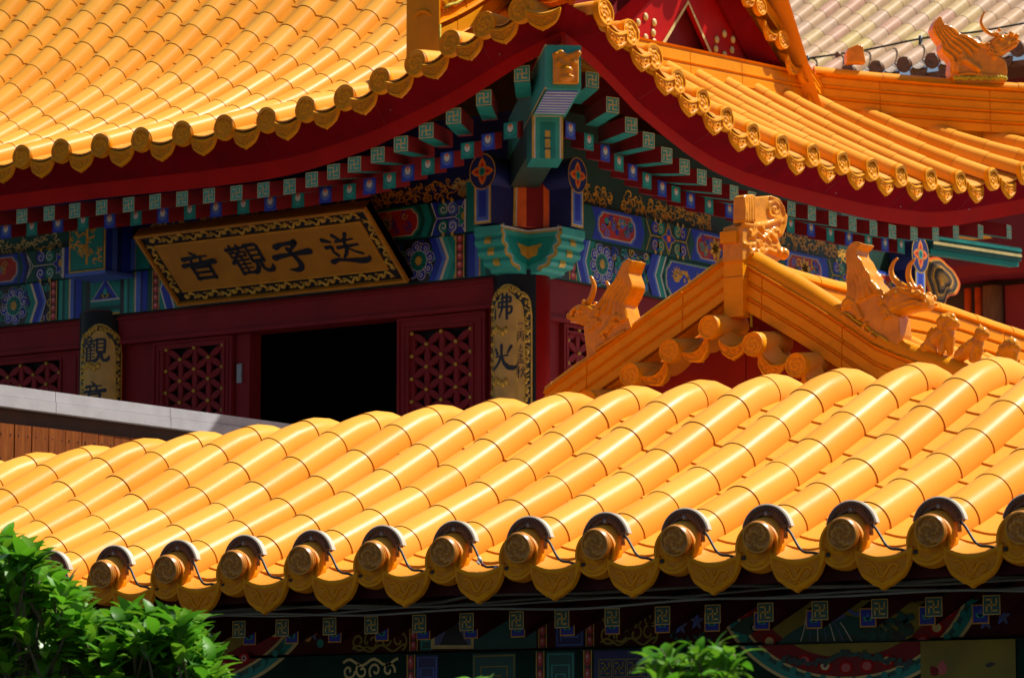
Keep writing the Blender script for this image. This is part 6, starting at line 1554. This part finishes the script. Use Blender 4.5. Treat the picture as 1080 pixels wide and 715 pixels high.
# ------------------------------------------------------------------ leafy plants in front
def leafmesh(mb, p, d, up, L, W, m, rg):
    d = d.normalized(); s = d.cross(up).normalized(); u = s.cross(d).normalized(); k = 6
    dr = rg.uniform(.10, .45) * L; fold = rg.uniform(.05, .35)
    rows = []
    for i in range(k + 1):
        t = i / k; w_ = W * (sin(pi * min(1, t * .93 + .05)) ** .7) * (1 - .15 * t)
        if i == k: w_ = .0005
        c = p + d * (L * t) - u * (dr * t * t) + u * (.12 * L * sin(pi * t))
        rows.append((c - s * w_ + u * fold * w_, c, c + s * w_ + u * fold * w_))
    v = [q for r in rows for q in r]
    mb.add(v, [(i * 3 + j, i * 3 + j + 1, i * 3 + j + 4, i * 3 + j + 3) for i in range(k) for j in range(2)], m, True)
def rosette(mb, tw_, p, axis, n, L, rg, mix):
    axis = axis.normalized(); a = axis.orthogonal().normalized(); b = axis.cross(a)
    tw_.tube([p - axis * .10 + V((rg.uniform(-.01, .01), rg.uniform(-.01, .01), -.02)), p - axis * .04, p + axis * .012], [.004, .003, .002], 'twig', 5)
    for i in range(n):
        an = i * 2.4 + rg.uniform(-.2, .2); el = rg.uniform(.05, 1.0) * (1 - .5 * i / n)
        d = (a * cos(an) + b * sin(an)) * cos(el) + axis * (sin(el) + .15 + .5 * i / n)
        r = rg.random(); m = 'leaf_new' if r < mix[0] else ('leaf_old' if r < mix[0] + mix[1] else 'leaf')
        leafmesh(mb, p - axis * (.03 * (1 - i / n)) + d * .006, d, V((0, 0, 1)) + V((rg.uniform(-.3, .3), rg.uniform(-.3, .3), 0)), L * rg.uniform(.7, 1.15), L * rg.uniform(.20, .27), m, rg)
def shrub(label, pts_px, dist, spread, L, n_leaf, mix, root, seed, group=None, name='leafy_bush'):
    rg = random.Random(seed); t = thing(name, label, 'bush', root); mb = MB(); tw_ = MB(); ends = []
    for x, y, dd in pts_px:
        p = ray_at(x, y, dist + dd)
        ax = V((rg.uniform(-.6, .6), rg.uniform(-.7, .3), 1.0)); rosette(mb, tw_, p, ax, n_leaf + rg.randint(-2, 2), L, rg, mix); ends.append((p, ax))
    fo = mb.build('foliage', t)
    # limbs towards the root
    r0 = V(root)
    hub = [r0 + V((rg.uniform(-.25, .25), rg.uniform(-.2, .2), z)) for z in (1.2, 1.9, 2.4)]
    tw_.tube([r0, r0 + V((.02, .01, .7)), hub[0]], [.05, .045, .03], 'twig', 8); tw_.tube([hub[0], hub[1], hub[2]], [.03, .022, .014], 'twig', 8)
    for p, ax in ends[::7]:
        q = p - ax.normalized() * .09; h = hub[2] if q.z > 3.1 else hub[1]; tw_.tube([h, h.lerp(q, .5) + V((rg.uniform(-.06, .06), 0, -.06)), q], [.010, .006, .003], 'twig', 5)
    tw_.build('stem', t); return t
rg = random.Random(77); P_ = []
def ytop(x): return interp([(-160, 545), (0, 575), (30, 580), (50, 606), (72, 622), (85, 650), (110, 664), (135, 648), (165, 650), (190, 655), (212, 672), (228, 700), (245, 760)], x)
for i in range(430):
    x = rg.uniform(-150, 236); y = ytop(x) + 8 + abs(rg.gauss(0, 1)) * 60
    if y > 860: continue
    P_.append((x, y, rg.uniform(-.25, .55) + (y - ytop(x)) * -.0008))
for i in range(30):
    x = rg.uniform(-60, 225); P_.append((x, ytop(x) + rg.uniform(2, 12), rg.uniform(-.1, .4)))
shrub('glossy green bush filling the lower left corner before the front eave', P_, 8.6, .3, .076, 9, (.36, .12), tuple(ray_at(60, 1000, 8.8).xy) + (0.0,), 5)
P2 = [(rg.uniform(690, 775), rg.uniform(692, 740), rg.uniform(-.12, .15)) for i in range(16)] + [(700, 690, 0), (735, 688, 0), (752, 690, .05), (770, 702, 0), (690, 702, .05), (745, 700, .1)]
shrub('blurred bright green twig tip rising at the bottom edge right of centre', P2, 6.3, .1, .050, 8, (.65, .05), tuple(ray_at(735, 1100, 6.4).xy) + (0.0,), 8, name='leafy_twig')
P3 = [(505, 722, 0), (498, 726, .05), (515, 730, 0)]
shrub('single leaf tip just showing at the bottom edge near the middle', P3, 6.8, .1, .045, 6, (.8, 0), tuple(ray_at(505, 1100, 6.9).xy) + (0.0,), 9, name='leafy_twig')
